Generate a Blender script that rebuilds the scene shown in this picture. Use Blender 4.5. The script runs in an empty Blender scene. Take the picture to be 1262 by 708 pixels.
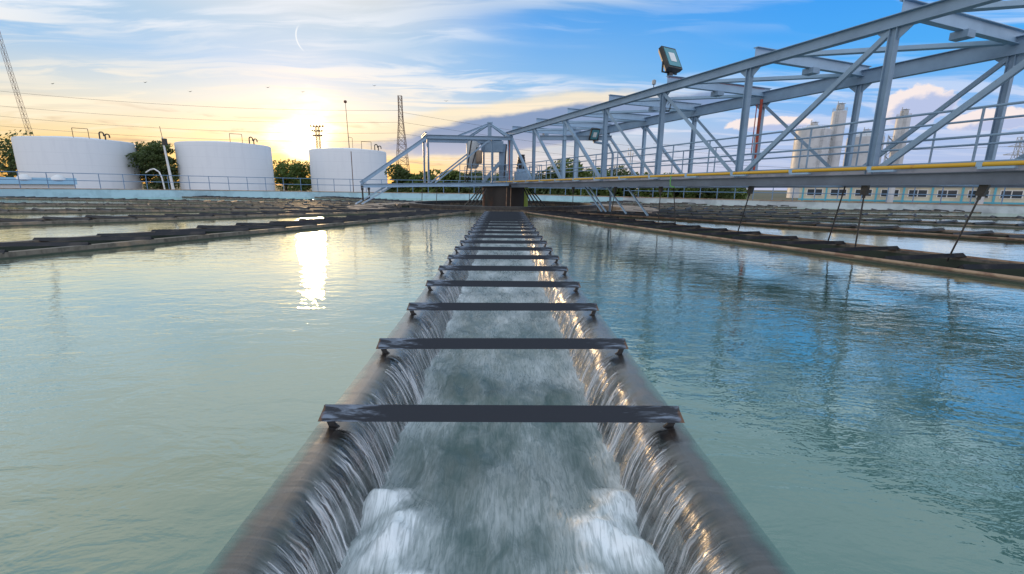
import bpy, math, random
import numpy as np
from mathutils import Vector, Matrix, noise
random.seed(7)
S = bpy.context.scene
R = math.radians
col = S.collection

# ------------------------------------------------------------------ camera
cam = bpy.data.cameras.new('camera'); co = bpy.data.objects.new('camera', cam); col.objects.link(co)
cam.sensor_width = 36; cam.lens = 16.0; cam.clip_start = 0.05; cam.clip_end = 8000
co.matrix_world = Matrix.Translation((0, 0, 1.35)) @ (Matrix.Rotation(R(-1.12), 4, 'Z') @ Matrix.Rotation(R(90-12.36), 4, 'X') @ Matrix.Rotation(R(0.6), 4, 'Z'))
S.camera = co
S.view_settings.view_transform = 'Standard'; S.view_settings.look = 'None'
S.view_settings.exposure = 0.1; S.view_settings.gamma = 1; S.view_settings.use_curve_mapping = False
S.render.engine = 'CYCLES'
S.cycles.max_bounces = 8; S.cycles.transparent_max_bounces = 16
SUN_AZ, SUN_EL = -22.6, 5.5

# ------------------------------------------------------------------ node helper
class NT:
    def __init__(s, tree): s.t = tree; s.n = tree.nodes; s.l = tree.links
    def node(s, typ, **kw):
        n = s.n.new(typ)
        for k, v in kw.items(): setattr(n, k, v)
        return n
    def put(s, sock, v):
        if isinstance(v, bpy.types.NodeSocket): s.l.new(v, sock)
        elif v is not None:
            if isinstance(v, (tuple, list)) and len(v) == 3 and sock.type == 'RGBA': v = (*v, 1)
            sock.default_value = v
    def m(s, op, a, b=None, c=None, clamp=False):
        n = s.node('ShaderNodeMath', operation=op); n.use_clamp = clamp
        s.put(n.inputs[0], a)
        if b is not None: s.put(n.inputs[1], b)
        if c is not None: s.put(n.inputs[2], c)
        return n.outputs[0]
    def ss(s, v, a, b, lo=0.0, hi=1.0):
        n = s.node('ShaderNodeMapRange', interpolation_type='SMOOTHSTEP')
        s.put(n.inputs[0], v); s.put(n.inputs[1], a); s.put(n.inputs[2], b); s.put(n.inputs[3], lo); s.put(n.inputs[4], hi)
        return n.outputs[0]
    def mix(s, f, a, b, blend='MIX'):
        n = s.node('ShaderNodeMix', data_type='RGBA', blend_type=blend)
        s.put(n.inputs[0], f); s.put(n.inputs[6], a); s.put(n.inputs[7], b)
        return n.outputs[2]
    def noise(s, vec, scale, detail=4, rough=.5, dist=0.0, out=0):
        n = s.node('ShaderNodeTexNoise'); s.put(n.inputs['Vector'], vec)
        n.inputs['Scale'].default_value = scale; n.inputs['Detail'].default_value = detail
        n.inputs['Roughness'].default_value = rough; n.inputs['Distortion'].default_value = dist
        return n.outputs[out]
    def vec(s, x, y, z):
        n = s.node('ShaderNodeCombineXYZ'); s.put(n.inputs[0], x); s.put(n.inputs[1], y); s.put(n.inputs[2], z); return n.outputs[0]
    def sep(s, v):
        n = s.node('ShaderNodeSeparateXYZ'); s.put(n.inputs[0], v); return n.outputs
    def scale(s, v, sc, rot=(0, 0, 0)):
        n = s.node('ShaderNodeMapping'); s.put(n.inputs[0], v); n.inputs['Scale'].default_value = sc; n.inputs['Rotation'].default_value = rot
        return n.outputs[0]
    def ramp(s, f, stops):
        n = s.node('ShaderNodeValToRGB'); s.put(n.inputs[0], f); e = n.color_ramp.elements
        while len(e) < len(stops): e.new(.5)
        for i, (p, c) in enumerate(stops): e[i].position = p; e[i].color = (*c, 1)
        return n.outputs[0]

# ------------------------------------------------------------------ world
W = bpy.data.worlds.new('World'); S.world = W; W.use_nodes = True
W.node_tree.nodes.clear(); T = NT(W.node_tree)
d = T.node('ShaderNodeTexCoord').outputs['Generated']
x, y, z = T.sep(d)
el = T.m('MULTIPLY', T.m('ARCSINE', z), 57.2958)
az = T.m('MULTIPLY', T.m('ARCTAN2', x, y), 57.2958)
sky = T.node('ShaderNodeTexSky', sky_type='NISHITA'); sky.sun_disc = False
sky.sun_elevation = R(SUN_EL); sky.sun_rotation = R(SUN_AZ); sky.dust_density = 1.5; sky.ozone_density = 2.5
elp = T.m('MAXIMUM', el, 0.0)
f = T.m('DIVIDE', elp, 60.0, clamp=True)
def c8(r, g, b):
    q = lambda v: (v/255/12.92 if v/255 < .04045 else ((v/255+.055)/1.055)**2.4)
    return (q(r), q(g), q(b))
warm = T.ramp(f, [(0, c8(244, 178, 84)), (.05, c8(247, 204, 122)), (.09, c8(238, 220, 186)), (.14, c8(208, 216, 218)), (.20, c8(150, 194, 234)), (.26, c8(165, 200, 230)), (.33, c8(222, 226, 228)), (.5, c8(246, 238, 226)), (1, c8(170, 195, 210))])
mid = T.ramp(f, [(0, c8(222, 205, 200)), (.06, c8(205, 205, 215)), (.12, c8(185, 206, 228)), (.20, c8(130, 186, 236)), (.31, c8(75, 162, 240)), (.38, c8(170, 198, 222)), (.5, c8(205, 210, 215)), (1, c8(170, 195, 210))])
cool = T.ramp(f, [(0, c8(188, 198, 232)), (.08, c8(170, 194, 238)), (.14, c8(130, 186, 246)), (.20, c8(78, 174, 250)), (.31, c8(58, 158, 246)), (.37, c8(150, 192, 228)), (.5, c8(198, 210, 220)), (1, c8(170, 195, 210))])
base = T.mix(T.ss(az, -16, 6), warm, mid)
base = T.mix(T.ss(az, 8, 34), base, cool)
# the evening sky behind the viewer: unseen, brightened to lift the sides facing the camera
back = T.mix(T.ss(el, 0, 60), c8(238, 224, 226), c8(205, 222, 240))
behind = T.ss(y, .35, -.35)
base = T.mix(T.m('MULTIPLY', behind, .85), base, back)
base = T.mix(1.0, base, T.mix(behind, (1, 1, 1), (1.75, 1.75, 1.75)), 'MULTIPLY')
# nishita contribution
base = T.mix(.12, base, T.mix(1.0, sky.outputs[0], (.13, .13, .13), 'MULTIPLY'))
# cirrus on a high plane
zz = T.m('MAXIMUM', z, .03)
px_, py_ = T.m('DIVIDE', x, T.m('ADD', zz, .06)), T.m('DIVIDE', y, T.m('ADD', zz, .06))
pv = T.vec(px_, py_, 0)
warp = T.noise(pv, .6, 3, .5, 0, 1)
pw = T.node('ShaderNodeVectorMath', operation='MULTIPLY_ADD'); T.put(pw.inputs[0], warp); pw.inputs[1].default_value = (.9, .9, 0); T.put(pw.inputs[2], pv)
st = T.scale(pw.outputs[0], (.6, 2.4, 1), (0, 0, R(-38)))
ci = T.noise(st, 1.25, 7, .58, .5)
ci2 = T.noise(T.scale(pv, (.35, .9, 1), (0, 0, R(-30))), .7, 3, .5)
cm = T.m('MULTIPLY', T.ss(ci, .44, .6), T.ss(ci2, .34, .54))
cm = T.m('MULTIPLY', cm, T.ss(el, 0.5, 6))
cm = T.m('MULTIPLY', cm, T.ss(az, 40, 0, .5, .9))
ccol = T.mix(T.ss(az, -20, 15), c8(255, 240, 212), c8(228, 228, 240))
ccol = T.mix(T.ss(el, 6, 16), ccol, c8(232, 238, 246))
base = T.mix(cm, base, ccol)
base = T.mix(T.m('MULTIPLY', T.ss(ci2, .56, .4), T.ss(el, 17, 24, 0, .6)), base, c8(135, 170, 196))
# low stratus streaks near the sun
ae = T.vec(T.m('MULTIPLY', az, .05), T.m('MULTIPLY', el, .42), 0)
ls = T.noise(ae, 2.2, 6, .6, .4)
lm = T.m('MULTIPLY', T.ss(ls, .52, .66), T.m('MULTIPLY', T.ss(el, .6, 2.2), T.ss(el, 8.5, 5)))
lm = T.m('MULTIPLY', lm, T.ss(az, 12, -4))
lm = T.m('MULTIPLY', lm, T.ss(az, -55, -34))
base = T.mix(T.m('MULTIPLY', lm, .75), base, c8(190, 160, 140))
# sun glow seen through thin cloud
sd = Vector((math.sin(R(SUN_AZ))*math.cos(R(SUN_EL)), math.cos(R(SUN_AZ))*math.cos(R(SUN_EL)), math.sin(R(SUN_EL))))
dp = T.node('ShaderNodeVectorMath', operation='DOT_PRODUCT'); T.put(dp.inputs[0], d); dp.inputs[1].default_value = sd
ang = T.m('MULTIPLY', T.m('ARCCOSINE', T.m('MINIMUM', dp.outputs['Value'], .999999)), 57.2958)
gn = T.noise(T.vec(T.m('MULTIPLY', az, .12), T.m('MULTIPLY', el, .3), 0), 1.5, 5, .55)
ang2 = T.m('ADD', ang, T.m('MULTIPLY', T.m('SUBTRACT', gn, .5), 7.0))
g1 = T.m('EXPONENT', T.m('MULTIPLY', T.m('POWER', T.m('DIVIDE', T.m('MAXIMUM', ang2, 0), 2.3), 2), -1))
g2 = T.m('EXPONENT', T.m('DIVIDE', ang, -5.5))
base = T.mix(1.0, base, T.mix(g2, (0, 0, 0), (.5, .2, -.1)), 'ADD')
base = T.mix(1.0, base, T.mix(T.m('MINIMUM', g1, 1), (0, 0, 0), (3.0, 2.4, 1.3)), 'ADD')
# grey cloud bank, centre
def blob(a0, e0, wa, we, namp, nsc, lo, hi, elong=1.0, seed=0.0):
    da = T.m('DIVIDE', T.m('SUBTRACT', az, a0), wa); de = T.m('DIVIDE', T.m('SUBTRACT', el, e0), we)
    rr = T.m('SQRT', T.m('ADD', T.m('MULTIPLY', da, da), T.m('MULTIPLY', de, de)))
    nn = T.noise(T.vec(T.m('MULTIPLY', az, elong), T.m('ADD', el, seed), 0), nsc, 6, .6)
    rr = T.m('ADD', rr, T.m('MULTIPLY', T.m('SUBTRACT', nn, .5), namp))
    return T.ss(rr, hi, lo), de, rr
tilt = T.m('SUBTRACT', el, T.m('MULTIPLY', T.m('SUBTRACT', az, 0.0), .13))
def bank(a0, e0, wa, we, namp, nsc, lo, hi, elong, seed):
    da = T.m('DIVIDE', T.m('SUBTRACT', az, a0), wa); de = T.m('DIVIDE', T.m('SUBTRACT', tilt, e0), we)
    rr = T.m('SQRT', T.m('ADD', T.m('MULTIPLY', da, da), T.m('MULTIPLY', de, de)))
    nn = T.noise(T.vec(T.m('MULTIPLY', az, elong), T.m('ADD', el, seed), 0), nsc, 6, .6)
    rr = T.m('ADD', rr, T.m('MULTIPLY', T.m('SUBTRACT', nn, .5), namp)); return T.ss(rr, hi, lo), de
bm, be = bank(4.0, 6.3, 20, 2.2, .9, .28, .82, 1.08, .35, 3.0)
rim = bank(0.0, 7.0, 20, 2.9, .9, .28, .8, 1.15, .35, 3.0)[0]
base = T.mix(T.m('MULTIPLY', rim, .75), base, c8(252, 232, 196))
base = T.mix(T.m('MULTIPLY', bm, .92), base, T.mix(T.ss(el, 7.5, 1.5), c8(122, 147, 188), c8(206, 202, 216)))
# cumulus at the right
for (a0, e0, wa, we, sd_) in ((40.8, 7.6, 2.9, 1.9, 1.0), (46.0, 6.0, 3.0, 1.0, 9.0), (29, 6.8, 4.5, .8, 5.0)):
    m_, de, rr = blob(a0, e0, wa, we, 1.0, .75, .82, .98, .9, sd_)
    m2_, _, _ = blob(a0+1.0, e0-.9, wa*1.05, we, 1.0, .75, .75, 1.1, .9, sd_)
    base = T.mix(T.m('MULTIPLY', m_, .9), base, c8(248, 232, 226))
    base = T.mix(T.m('MULTIPLY', T.m('MULTIPLY', m2_, m_), .85), base, c8(166, 184, 224))
# thin vapour arc
da = T.m('MULTIPLY', T.m('SUBTRACT', az, -20.8), .95); de = T.m('SUBTRACT', el, 15.0)
rr = T.m('SQRT', T.m('ADD', T.m('MULTIPLY', da, da), T.m('MULTIPLY', de, de)))
arc = T.m('MULTIPLY', T.ss(T.m('ABSOLUTE', T.m('SUBTRACT', rr, 1.7)), .1, .02), T.m('MULTIPLY', T.ss(da, -.7, -1.2), T.ss(T.m('ABSOLUTE', T.m('SUBTRACT', de, -.2)), 1.35, .6)))
base = T.mix(T.m('MULTIPLY', arc, .8), base, c8(250, 250, 250))
# below the horizon
base = T.mix(T.ss(el, -.1, -1.5), base, c8(90, 105, 100))
bg = T.node('ShaderNodeBackground'); bg.inputs[1].default_value = 0.1
T.put(bg.inputs[0], T.mix(1.0, base, (10, 10, 10), 'MULTIPLY'))
T.l.new(bg.outputs[0], T.node('ShaderNodeOutputWorld').inputs[0])
for n in W.node_tree.nodes:
    if n.type == 'MIX': n.clamp_result = False

# ------------------------------------------------------------------ sun
sl = bpy.data.lights.new('sun', 'SUN'); so = bpy.data.objects.new('sun', sl); col.objects.link(so)
sl.energy = 1.6; sl.angle = R(2.5); sl.color = (1.0, .66, .34)
so.rotation_euler = Vector(sd).to_track_quat('Z', 'Y').to_euler()

# ------------------------------------------------------------------ materials
def mat(name, rgb, rough=.5, metal=0.0, spec=.5, var=None, vscale=3.0, bump=0.0, bscale=20.0, detail=5, vmix=(.45, .62)):
    m = bpy.data.materials.new(name); m.use_nodes = True; t = NT(m.node_tree); b = m.node_tree.nodes['Principled BSDF']
    b.inputs['Base Color'].default_value = (*rgb, 1); b.inputs['Roughness'].default_value = rough
    b.inputs['Metallic'].default_value = metal; b.inputs['Specular IOR Level'].default_value = spec
    oc = t.node('ShaderNodeTexCoord').outputs['Object']
    if var:
        nz = t.noise(oc, vscale, detail, .6)
        t.put(b.inputs['Base Color'], t.mix(t.ss(nz, *vmix), rgb, var))
        t.put(b.inputs['Roughness'], t.m('ADD', t.m('MULTIPLY', nz, .3), rough-.15, clamp=True))
    if bump:
        bn = t.node('ShaderNodeBump'); bn.inputs['Strength'].default_value = bump; bn.inputs['Distance'].default_value = .02
        t.put(bn.inputs['Height'], t.noise(oc, bscale, 5, .6)); t.l.new(bn.outputs[0], b.inputs['Normal'])
    return m
def steel_mat(name, rgb, dark, rust):
    m = mat(name, rgb, .42); t = NT(m.node_tree); b = m.node_tree.nodes['Principled BSDF']
    oc = t.node('ShaderNodeTexCoord').outputs['Object']
    n1 = t.noise(oc, 1.1, 5, .65); n2 = t.noise(t.scale(oc, (2, 2, .7)), 6, 6, .7); n3 = t.noise(oc, 2.3, 4, .7)
    c = t.mix(t.ss(n1, .35, .7, 0, .7), rgb, dark)
    c = t.mix(t.m('MULTIPLY', t.ss(n2, .62, .74), t.ss(n3, .5, .62)), c, rust)
    t.put(b.inputs['Base Color'], c); t.put(b.inputs['Roughness'], t.m('ADD', .32, t.m('MULTIPLY', n2, .3)))
    return m
M = {}
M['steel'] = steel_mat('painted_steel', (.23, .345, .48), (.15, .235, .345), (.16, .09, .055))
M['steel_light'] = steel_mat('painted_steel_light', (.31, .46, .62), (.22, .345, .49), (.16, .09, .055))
M['steel_dark'] = steel_mat('painted_steel_dark', (.15, .19, .25), (.1, .125, .165), (.12, .07, .045))  # darker tone of the steel paint, for the bottom chords
M['deck'] = mat('deck_edge', (.4, .42, .5), .5, var=(.28, .3, .38), vscale=2)
M['grate'] = mat('deck_grating', (.13, .15, .18), .6)
M['yellow'] = mat('yellow_pipe_paint', (.62, .36, .03), .4, var=(.5, .2, .04), vscale=5, vmix=(.6, .72))
M['red'] = mat('red_pipe_paint', (.38, .05, .025), .45, var=(.2, .05, .03), vscale=6)
M['green'] = mat('green_hose', (.12, .34, .1), .5)
M['black'] = mat('black_steel', (.02, .021, .024), .45, var=(.05, .045, .04), vscale=5)
M['concrete'] = mat('wet_concrete', (.22, .2, .17), .6, var=(.1, .085, .07), vscale=5, bump=.5, bscale=30)
M['conc_tan'] = mat('dry_concrete', (.34, .26, .2), .75, var=(.24, .17, .12), vscale=2.5, bump=.4, bscale=14)
M['bluewall'] = mat('pale_blue_painted_concrete', (.36, .56, .66), .6, var=(.3, .47, .56), vscale=.9, bump=.1, bscale=6)
M['whitewall'] = mat('pale_grey_painted_concrete', (.5, .56, .6), .65, var=(.38, .43, .46), vscale=.8, bump=.2, bscale=6)
M['coping'] = mat('rusty_coping', (.36, .25, .17), .7, var=(.22, .13, .09), vscale=3)
M['railblue'] = mat('blue_railing_paint', (.13, .23, .38), .45)
M['railcyan'] = mat('cyan_railing_paint', (.1, .42, .56), .45)
M['foil'] = mat('silo_metal', (.56, .58, .62), .5, metal=.0, var=(.48, .5, .54), vscale=.4)
M['cream'] = mat('cream_wall', (.62, .58, .46), .8, var=(.52, .48, .38), vscale=.6)
M['dkglass'] = mat('dark_window', (.03, .045, .06), .08)
M['lampglass'] = mat('lamp_glass', (.09, .28, .34), .06, spec=.8)
M['rust'] = mat('rusty_steel', (.14, .06, .035), .75, var=(.05, .035, .03), vscale=2.5)
M['column'] = mat('tarred_column', (.02, .018, .018), .5, var=(.06, .03, .02), vscale=1.4, vmix=(.55, .7))
M['yg'] = mat('yellow_green_paint', (.34, .44, .03), .5)
M['bark'] = mat('bark', (.07, .05, .035), .9)
M['ground'] = mat('ground', (.07, .085, .045), .95, var=(.12, .1, .07), vscale=.15)
M['wire'] = mat('wire', (.06, .06, .065), .6)
M['white'] = mat('white_paint', (.72, .74, .76), .5)
M['tanroof'] = mat('blue_sheet', (.2, .36, .5), .5)
M['lattice'] = mat('mast_steel', (.17, .1, .07), .6)
M['grey'] = mat('galvanised_mast', (.4, .42, .44), .5)
def tank_mat():
    m = mat('white_tank_paint', (.76, .81, .88), .5, spec=.35); t = NT(m.node_tree); b = m.node_tree.nodes['Principled BSDF']
    oc = t.node('ShaderNodeTexCoord').outputs['Object']; X, Y, Z = t.sep(oc)
    n1 = t.noise(t.scale(oc, (1, 1, .12)), .8, 5, .6)
    c = t.mix(t.ss(n1, .45, .75, 0, .5), (.76, .81, .88), (.64, .69, .77))
    seam = t.ss(t.m('ABSOLUTE', t.m('SUBTRACT', t.m('FRACT', t.m('DIVIDE', Z, 2.4)), .5)), .006, .02)
    c = t.mix(seam, (.69, .74, .81), c)
    t.put(b.inputs['Base Color'], c); return m
M['tank'] = tank_mat()
def bar_mat():
    m = mat('weathered_crossbar', (.045, .05, .062), .45); t = NT(m.node_tree); b = m.node_tree.nodes['Principled BSDF']
    oc = t.node('ShaderNodeTexCoord').outputs['Object']; X, Y, Z = t.sep(oc)
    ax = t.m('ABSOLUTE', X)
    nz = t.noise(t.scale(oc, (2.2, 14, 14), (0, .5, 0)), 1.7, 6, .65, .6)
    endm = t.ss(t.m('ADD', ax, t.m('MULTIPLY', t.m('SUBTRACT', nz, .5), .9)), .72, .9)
    end_sheen = t.m('MULTIPLY', endm, t.ss(nz, .42, .62))  # pale blue reflection on the wet bar ends, painted into the colour
    c = t.mix(t.m('MULTIPLY', end_sheen, .65), (.018, .022, .032), (.24, .3, .4))
    tip = t.ss(t.m('ADD', ax, t.m('MULTIPLY', t.m('SUBTRACT', t.noise(oc, 40, 3), .5), .05)), .995, 1.02)
    c = t.mix(tip, c, (.13, .07, .04))
    sp = t.ss(t.noise(oc, 60, 4, .7), .68, .76)
    c = t.mix(t.m('MULTIPLY', sp, .35), c, (.25, .27, .3))
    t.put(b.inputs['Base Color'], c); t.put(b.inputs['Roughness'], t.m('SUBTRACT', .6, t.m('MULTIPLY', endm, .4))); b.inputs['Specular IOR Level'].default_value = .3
    bn = t.node('ShaderNodeBump'); bn.inputs['Strength'].default_value = .35; bn.inputs['Distance'].default_value = .01
    t.put(bn.inputs['Height'], nz); t.l.new(bn.outputs[0], b.inputs['Normal'])
    return m
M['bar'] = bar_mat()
M['barfar'] = mat('dark_crossbar', (.02, .021, .027), .6, spec=.25, var=(.05, .046, .046), vscale=3, vmix=(.5, .65))
def wall_mat():
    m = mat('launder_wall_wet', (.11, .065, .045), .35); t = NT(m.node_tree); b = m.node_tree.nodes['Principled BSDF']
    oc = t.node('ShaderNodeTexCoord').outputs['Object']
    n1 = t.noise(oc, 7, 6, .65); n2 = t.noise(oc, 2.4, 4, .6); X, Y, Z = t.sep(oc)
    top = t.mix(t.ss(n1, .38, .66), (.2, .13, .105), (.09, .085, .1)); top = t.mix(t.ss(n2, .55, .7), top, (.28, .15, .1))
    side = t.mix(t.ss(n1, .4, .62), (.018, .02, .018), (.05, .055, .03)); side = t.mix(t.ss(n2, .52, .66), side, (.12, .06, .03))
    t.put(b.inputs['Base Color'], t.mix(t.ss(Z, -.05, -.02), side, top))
    bn = t.node('ShaderNodeBump'); bn.inputs['Strength'].default_value = .6; bn.inputs['Distance'].default_value = .01
    t.put(bn.inputs['Height'], n1); t.l.new(bn.outputs[0], b.inputs['Normal']); return m
M['rim'] = wall_mat()
def sidewall_mat():
    m = mat('launder_side_wall', (.13, .12, .1), .55); t = NT(m.node_tree); b = m.node_tree.nodes['Principled BSDF']
    oc = t.node('ShaderNodeTexCoord').outputs['Object']; X, Y, Z = t.sep(oc)
    n1 = t.noise(t.scale(oc, (1, 1, .3)), 6, 6, .7); n2 = t.noise(oc, 1.5, 4, .6)
    c = t.mix(t.ss(n1, .4, .65), (.13, .12, .1), (.06, .055, .045)) if False else t.mix(t.ss(n1, .4, .65), (.16, .14, .115), (.07, .062, .05)); c = t.mix(t.ss(n2, .5, .7), c, (.3, .22, .15))
    wet = t.ss(t.m('ADD', Z, t.m('MULTIPLY', t.m('SUBTRACT', n1, .5), .05)), .035, 0.01)
    c = t.mix(wet, c, (.035, .05, .035))
    t.put(b.inputs['Base Color'], c); bn = t.node('ShaderNodeBump'); bn.inputs['Strength'].default_value = .5; bn.inputs['Distance'].default_value = .02
    t.put(bn.inputs['Height'], n1); t.l.new(bn.outputs[0], b.inputs['Normal']); return m
M['sidewall'] = sidewall_mat()

def water_bump(t, oc, extra=1.0):
    a = t.noise(t.scale(oc, (1.0, 1.9, 1), (0, 0, R(18))), 2.3, 4, .55, .4)
    b_ = t.noise(t.scale(oc, (1.2, 2.4, 1), (0, 0, R(-12))), 8.0, 3, .5, .3)
    amp = t.ss(t.noise(oc, .22, 3, .5), .32, .62, .35, 1.25)
    h = t.m('MULTIPLY', t.m('ADD', t.m('MULTIPLY', a, 1.0), t.m('MULTIPLY', b_, .2)), amp)
    bn = t.node('ShaderNodeBump'); bn.inputs['Strength'].default_value = 1.0; bn.inputs['Distance'].default_value = .0105*extra
    t.put(bn.inputs['Height'], h); return bn.outputs[0]
def basin_water():
    m = bpy.data.materials.new('basin_water'); m.use_nodes = True; m.node_tree.nodes.clear(); t = NT(m.node_tree)
    oc = t.node('ShaderNodeTexCoord').outputs['Object']; X, Y, Z = t.sep(oc)
    nrm = water_bump(t, oc)
    body = t.node('ShaderNodeBsdfDiffuse'); t.put(body.inputs[0], t.mix(t.noise(oc, .25, 2), (.052, .14, .115), (.072, .165, .135)))
    clear = t.node('ShaderNodeBsdfTransparent'); clear.inputs[0].default_value = (.86, .9, .86, 1)
    wob = t.noise(oc, 3.0, 3)
    murk = t.ss(t.m('ADD', t.m('ABSOLUTE', X), t.m('MULTIPLY', t.m('SUBTRACT', wob, .5), .05)), .97, 1.06)
    under = t.node('ShaderNodeMixShader'); t.put(under.inputs[0], murk); t.l.new(clear.outputs[0], under.inputs[1]); t.l.new(body.outputs[0], under.inputs[2])
    gl = t.node('ShaderNodeBsdfGlossy'); gl.inputs['Roughness'].default_value = .015; gl.inputs['Color'].default_value = (.88, .95, .87, 1); t.put(gl.inputs['Normal'], nrm)
    fr = t.node('ShaderNodeFresnel'); fr.inputs[0].default_value = 1.5; t.put(fr.inputs['Normal'], nrm)
    mx = t.node('ShaderNodeMixShader'); t.put(mx.inputs[0], t.m('MULTIPLY', t.m('POWER', fr.outputs[0], .6), 1.4, clamp=True)); t.l.new(under.outputs[0], mx.inputs[1]); t.l.new(gl.outputs[0], mx.inputs[2])
    t.l.new(mx.outputs[0], t.node('ShaderNodeOutputMaterial').inputs[0]); return m
M['water'] = basin_water()
def channel_mat():
    m = bpy.data.materials.new('channel_water'); m.use_nodes = True; t = NT(m.node_tree); b = m.node_tree.nodes['Principled BSDF']
    oc = t.node('ShaderNodeTexCoord').outputs['Object']; X, Y, Z = t.sep(oc)
    w = t.noise(t.scale(oc, (1.3, .8, 1)), 2.6, 3, .5, 0, 1)
    wv = t.node('ShaderNodeVectorMath', operation='MULTIPLY_ADD'); t.put(wv.inputs[0], w); wv.inputs[1].default_value = (.5, .8, 0); t.put(wv.inputs[2], oc)
    n1 = t.noise(t.scale(wv.outputs[0], (4.2, 1.2, 1)), 1.5, 7, .62, .5)
    n2 = t.noise(t.scale(wv.outputs[0], (1.6, .8, 1)), 1.6, 4, .55)
    fine = t.noise(t.scale(oc, (30, 4, 1)), 1.6, 5, .6, 1.2)
    at = t.node('ShaderNodeAttribute', attribute_name='foam').outputs['Fac']
    fo = t.m('ADD', t.m('MULTIPLY', T_(t, n1, .36, .72), .45), t.m('MULTIPLY', T_(t, n2, .38, .66), .25))
    fo = t.m('ADD', t.m('MULTIPLY', fo, .5), t.m('MULTIPLY', at, .95))
    fo = t.m('MULTIPLY', fo, t.ss(fine, .3, .68, .5, 1.1), clamp=True)
    t.put(b.inputs['Base Color'], t.mix(fo, (.06, .11, .105), (.84, .88, .91)))
    t.put(b.inputs['Roughness'], t.m('ADD', .16, t.m('MULTIPLY', fo, .45))); b.inputs['IOR'].default_value = 1.33
    bn = t.node('ShaderNodeBump'); bn.inputs['Strength'].default_value = .55; bn.inputs['Distance'].default_value = .04
    t.put(bn.inputs['Height'], t.m('ADD', n1, t.m('MULTIPLY', fine, .12))); t.l.new(bn.outputs[0], b.inputs['Normal']); return m
def T_(t, v, a, b): return t.ss(v, a, b)
M['channel'] = channel_mat()
M['channel_far'] = mat('far_channel_water', (.03, .045, .045), .25, var=(.12, .14, .14), vscale=4)
def fall_mat():
    m = bpy.data.materials.new('falling_water'); m.use_nodes = True; m.node_tree.nodes.clear(); t = NT(m.node_tree)
    uv = t.node('ShaderNodeUVMap').outputs[0]; U, V, _ = t.sep(uv)
    tc = t.node('ShaderNodeTexCoord').outputs['Object']
    sl_ = t.m('ADD', U, t.m('MULTIPLY', t.m('SUBTRACT', t.noise(t.vec(t.m('MULTIPLY', U, 2), t.m('MULTIPLY', V, 1.2), 0), 1.6, 3), .5), .12))
    n1 = t.noise(t.vec(t.m('MULTIPLY', sl_, 26), t.m('MULTIPLY', V, .9), 0), 1.0, 3, .55)
    n2 = t.noise(t.vec(t.m('MULTIPLY', sl_, 75), t.m('MULTIPLY', V, 1.6), 3), 1.0, 4, .6)
    n4 = t.noise(t.vec(t.m('MULTIPLY', sl_, 9), t.m('MULTIPLY', V, .7), 5), 1.0, 3, .5)
    n3 = t.noise(t.vec(t.m('MULTIPLY', sl_, 3), t.m('MULTIPLY', V, 2), 7), 1.0, 3, .5)
    drop = t.ss(V, .27, .6)
    st_ = t.m('ADD', t.m('MULTIPLY', t.ss(n1, .36, .6), t.ss(n2, .38, .6)), t.m('MULTIPLY', t.ss(n2, .55, .66), .35))
    st_ = t.m('MULTIPLY', st_, t.ss(n4, .36, .6, .3, 1.25))
    st_ = t.m('ADD', st_, t.m('MULTIPLY', t.ss(n3, .5, .75), .12))
    st_ = t.m('ADD', st_, t.ss(V, .86, 1.0, 0, .6))
    white = t.m('MULTIPLY', st_, t.m('ADD', .03, t.m('MULTIPLY', drop, .68)), clamp=True)
    bn = t.node('ShaderNodeBump'); bn.inputs['Strength'].default_value = 1.0; bn.inputs['Distance'].default_value = .022
    hh = t.m('ADD', t.m('MULTIPLY', t.m('ADD', t.m('MULTIPLY', n1, .9), t.m('MULTIPLY', n2, .4)), t.ss(V, .24, .6, .05, 1)), t.m('MULTIPLY', t.noise(tc, 9, 3), .08))
    t.put(bn.inputs['Height'], hh)
    tr = t.node('ShaderNodeBsdfTransparent'); tr.inputs[0].default_value = (.86, .89, .88, 1)
    gl = t.node('ShaderNodeBsdfGlossy'); gl.inputs['Roughness'].default_value = .24; t.l.new(bn.outputs[0], gl.inputs['Normal'])
    fr = t.node('ShaderNodeFresnel'); fr.inputs[0].default_value = 1.4; t.l.new(bn.outputs[0], fr.inputs['Normal'])
    df = t.node('ShaderNodeBsdfPrincipled'); df.inputs['Base Color'].default_value = (.8, .83, .87, 1); df.inputs['Roughness'].default_value = .22
    t.l.new(bn.outputs[0], df.inputs['Normal'])
    X_, Y_, Z_ = t.sep(tc)
    body = t.node('ShaderNodeBsdfDiffuse'); body.inputs[0].default_value = (.06, .15, .125, 1)
    mk = t.ss(t.m('ADD', t.m('ABSOLUTE', X_), t.m('MULTIPLY', t.m('SUBTRACT', t.noise(tc, 5, 4), .5), .12)), .985, 1.06)
    trm = t.node('ShaderNodeMixShader'); t.put(trm.inputs[0], mk); t.l.new(tr.outputs[0], trm.inputs[1]); t.l.new(body.outputs[0], trm.inputs[2]); tr = trm
    a = t.node('ShaderNodeMixShader'); t.put(a.inputs[0], white); t.l.new(tr.outputs[0], a.inputs[1]); t.l.new(df.outputs[0], a.inputs[2])
    b = t.node('ShaderNodeMixShader'); t.put(b.inputs[0], t.m('MULTIPLY', t.m('POWER', fr.outputs[0], .62), 1.25, clamp=True)); t.l.new(a.outputs[0], b.inputs[1]); t.l.new(gl.outputs[0], b.inputs[2])
    t.l.new(b.outputs[0], t.node('ShaderNodeOutputMaterial').inputs[0]); return m
M['fall'] = fall_mat()
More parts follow.
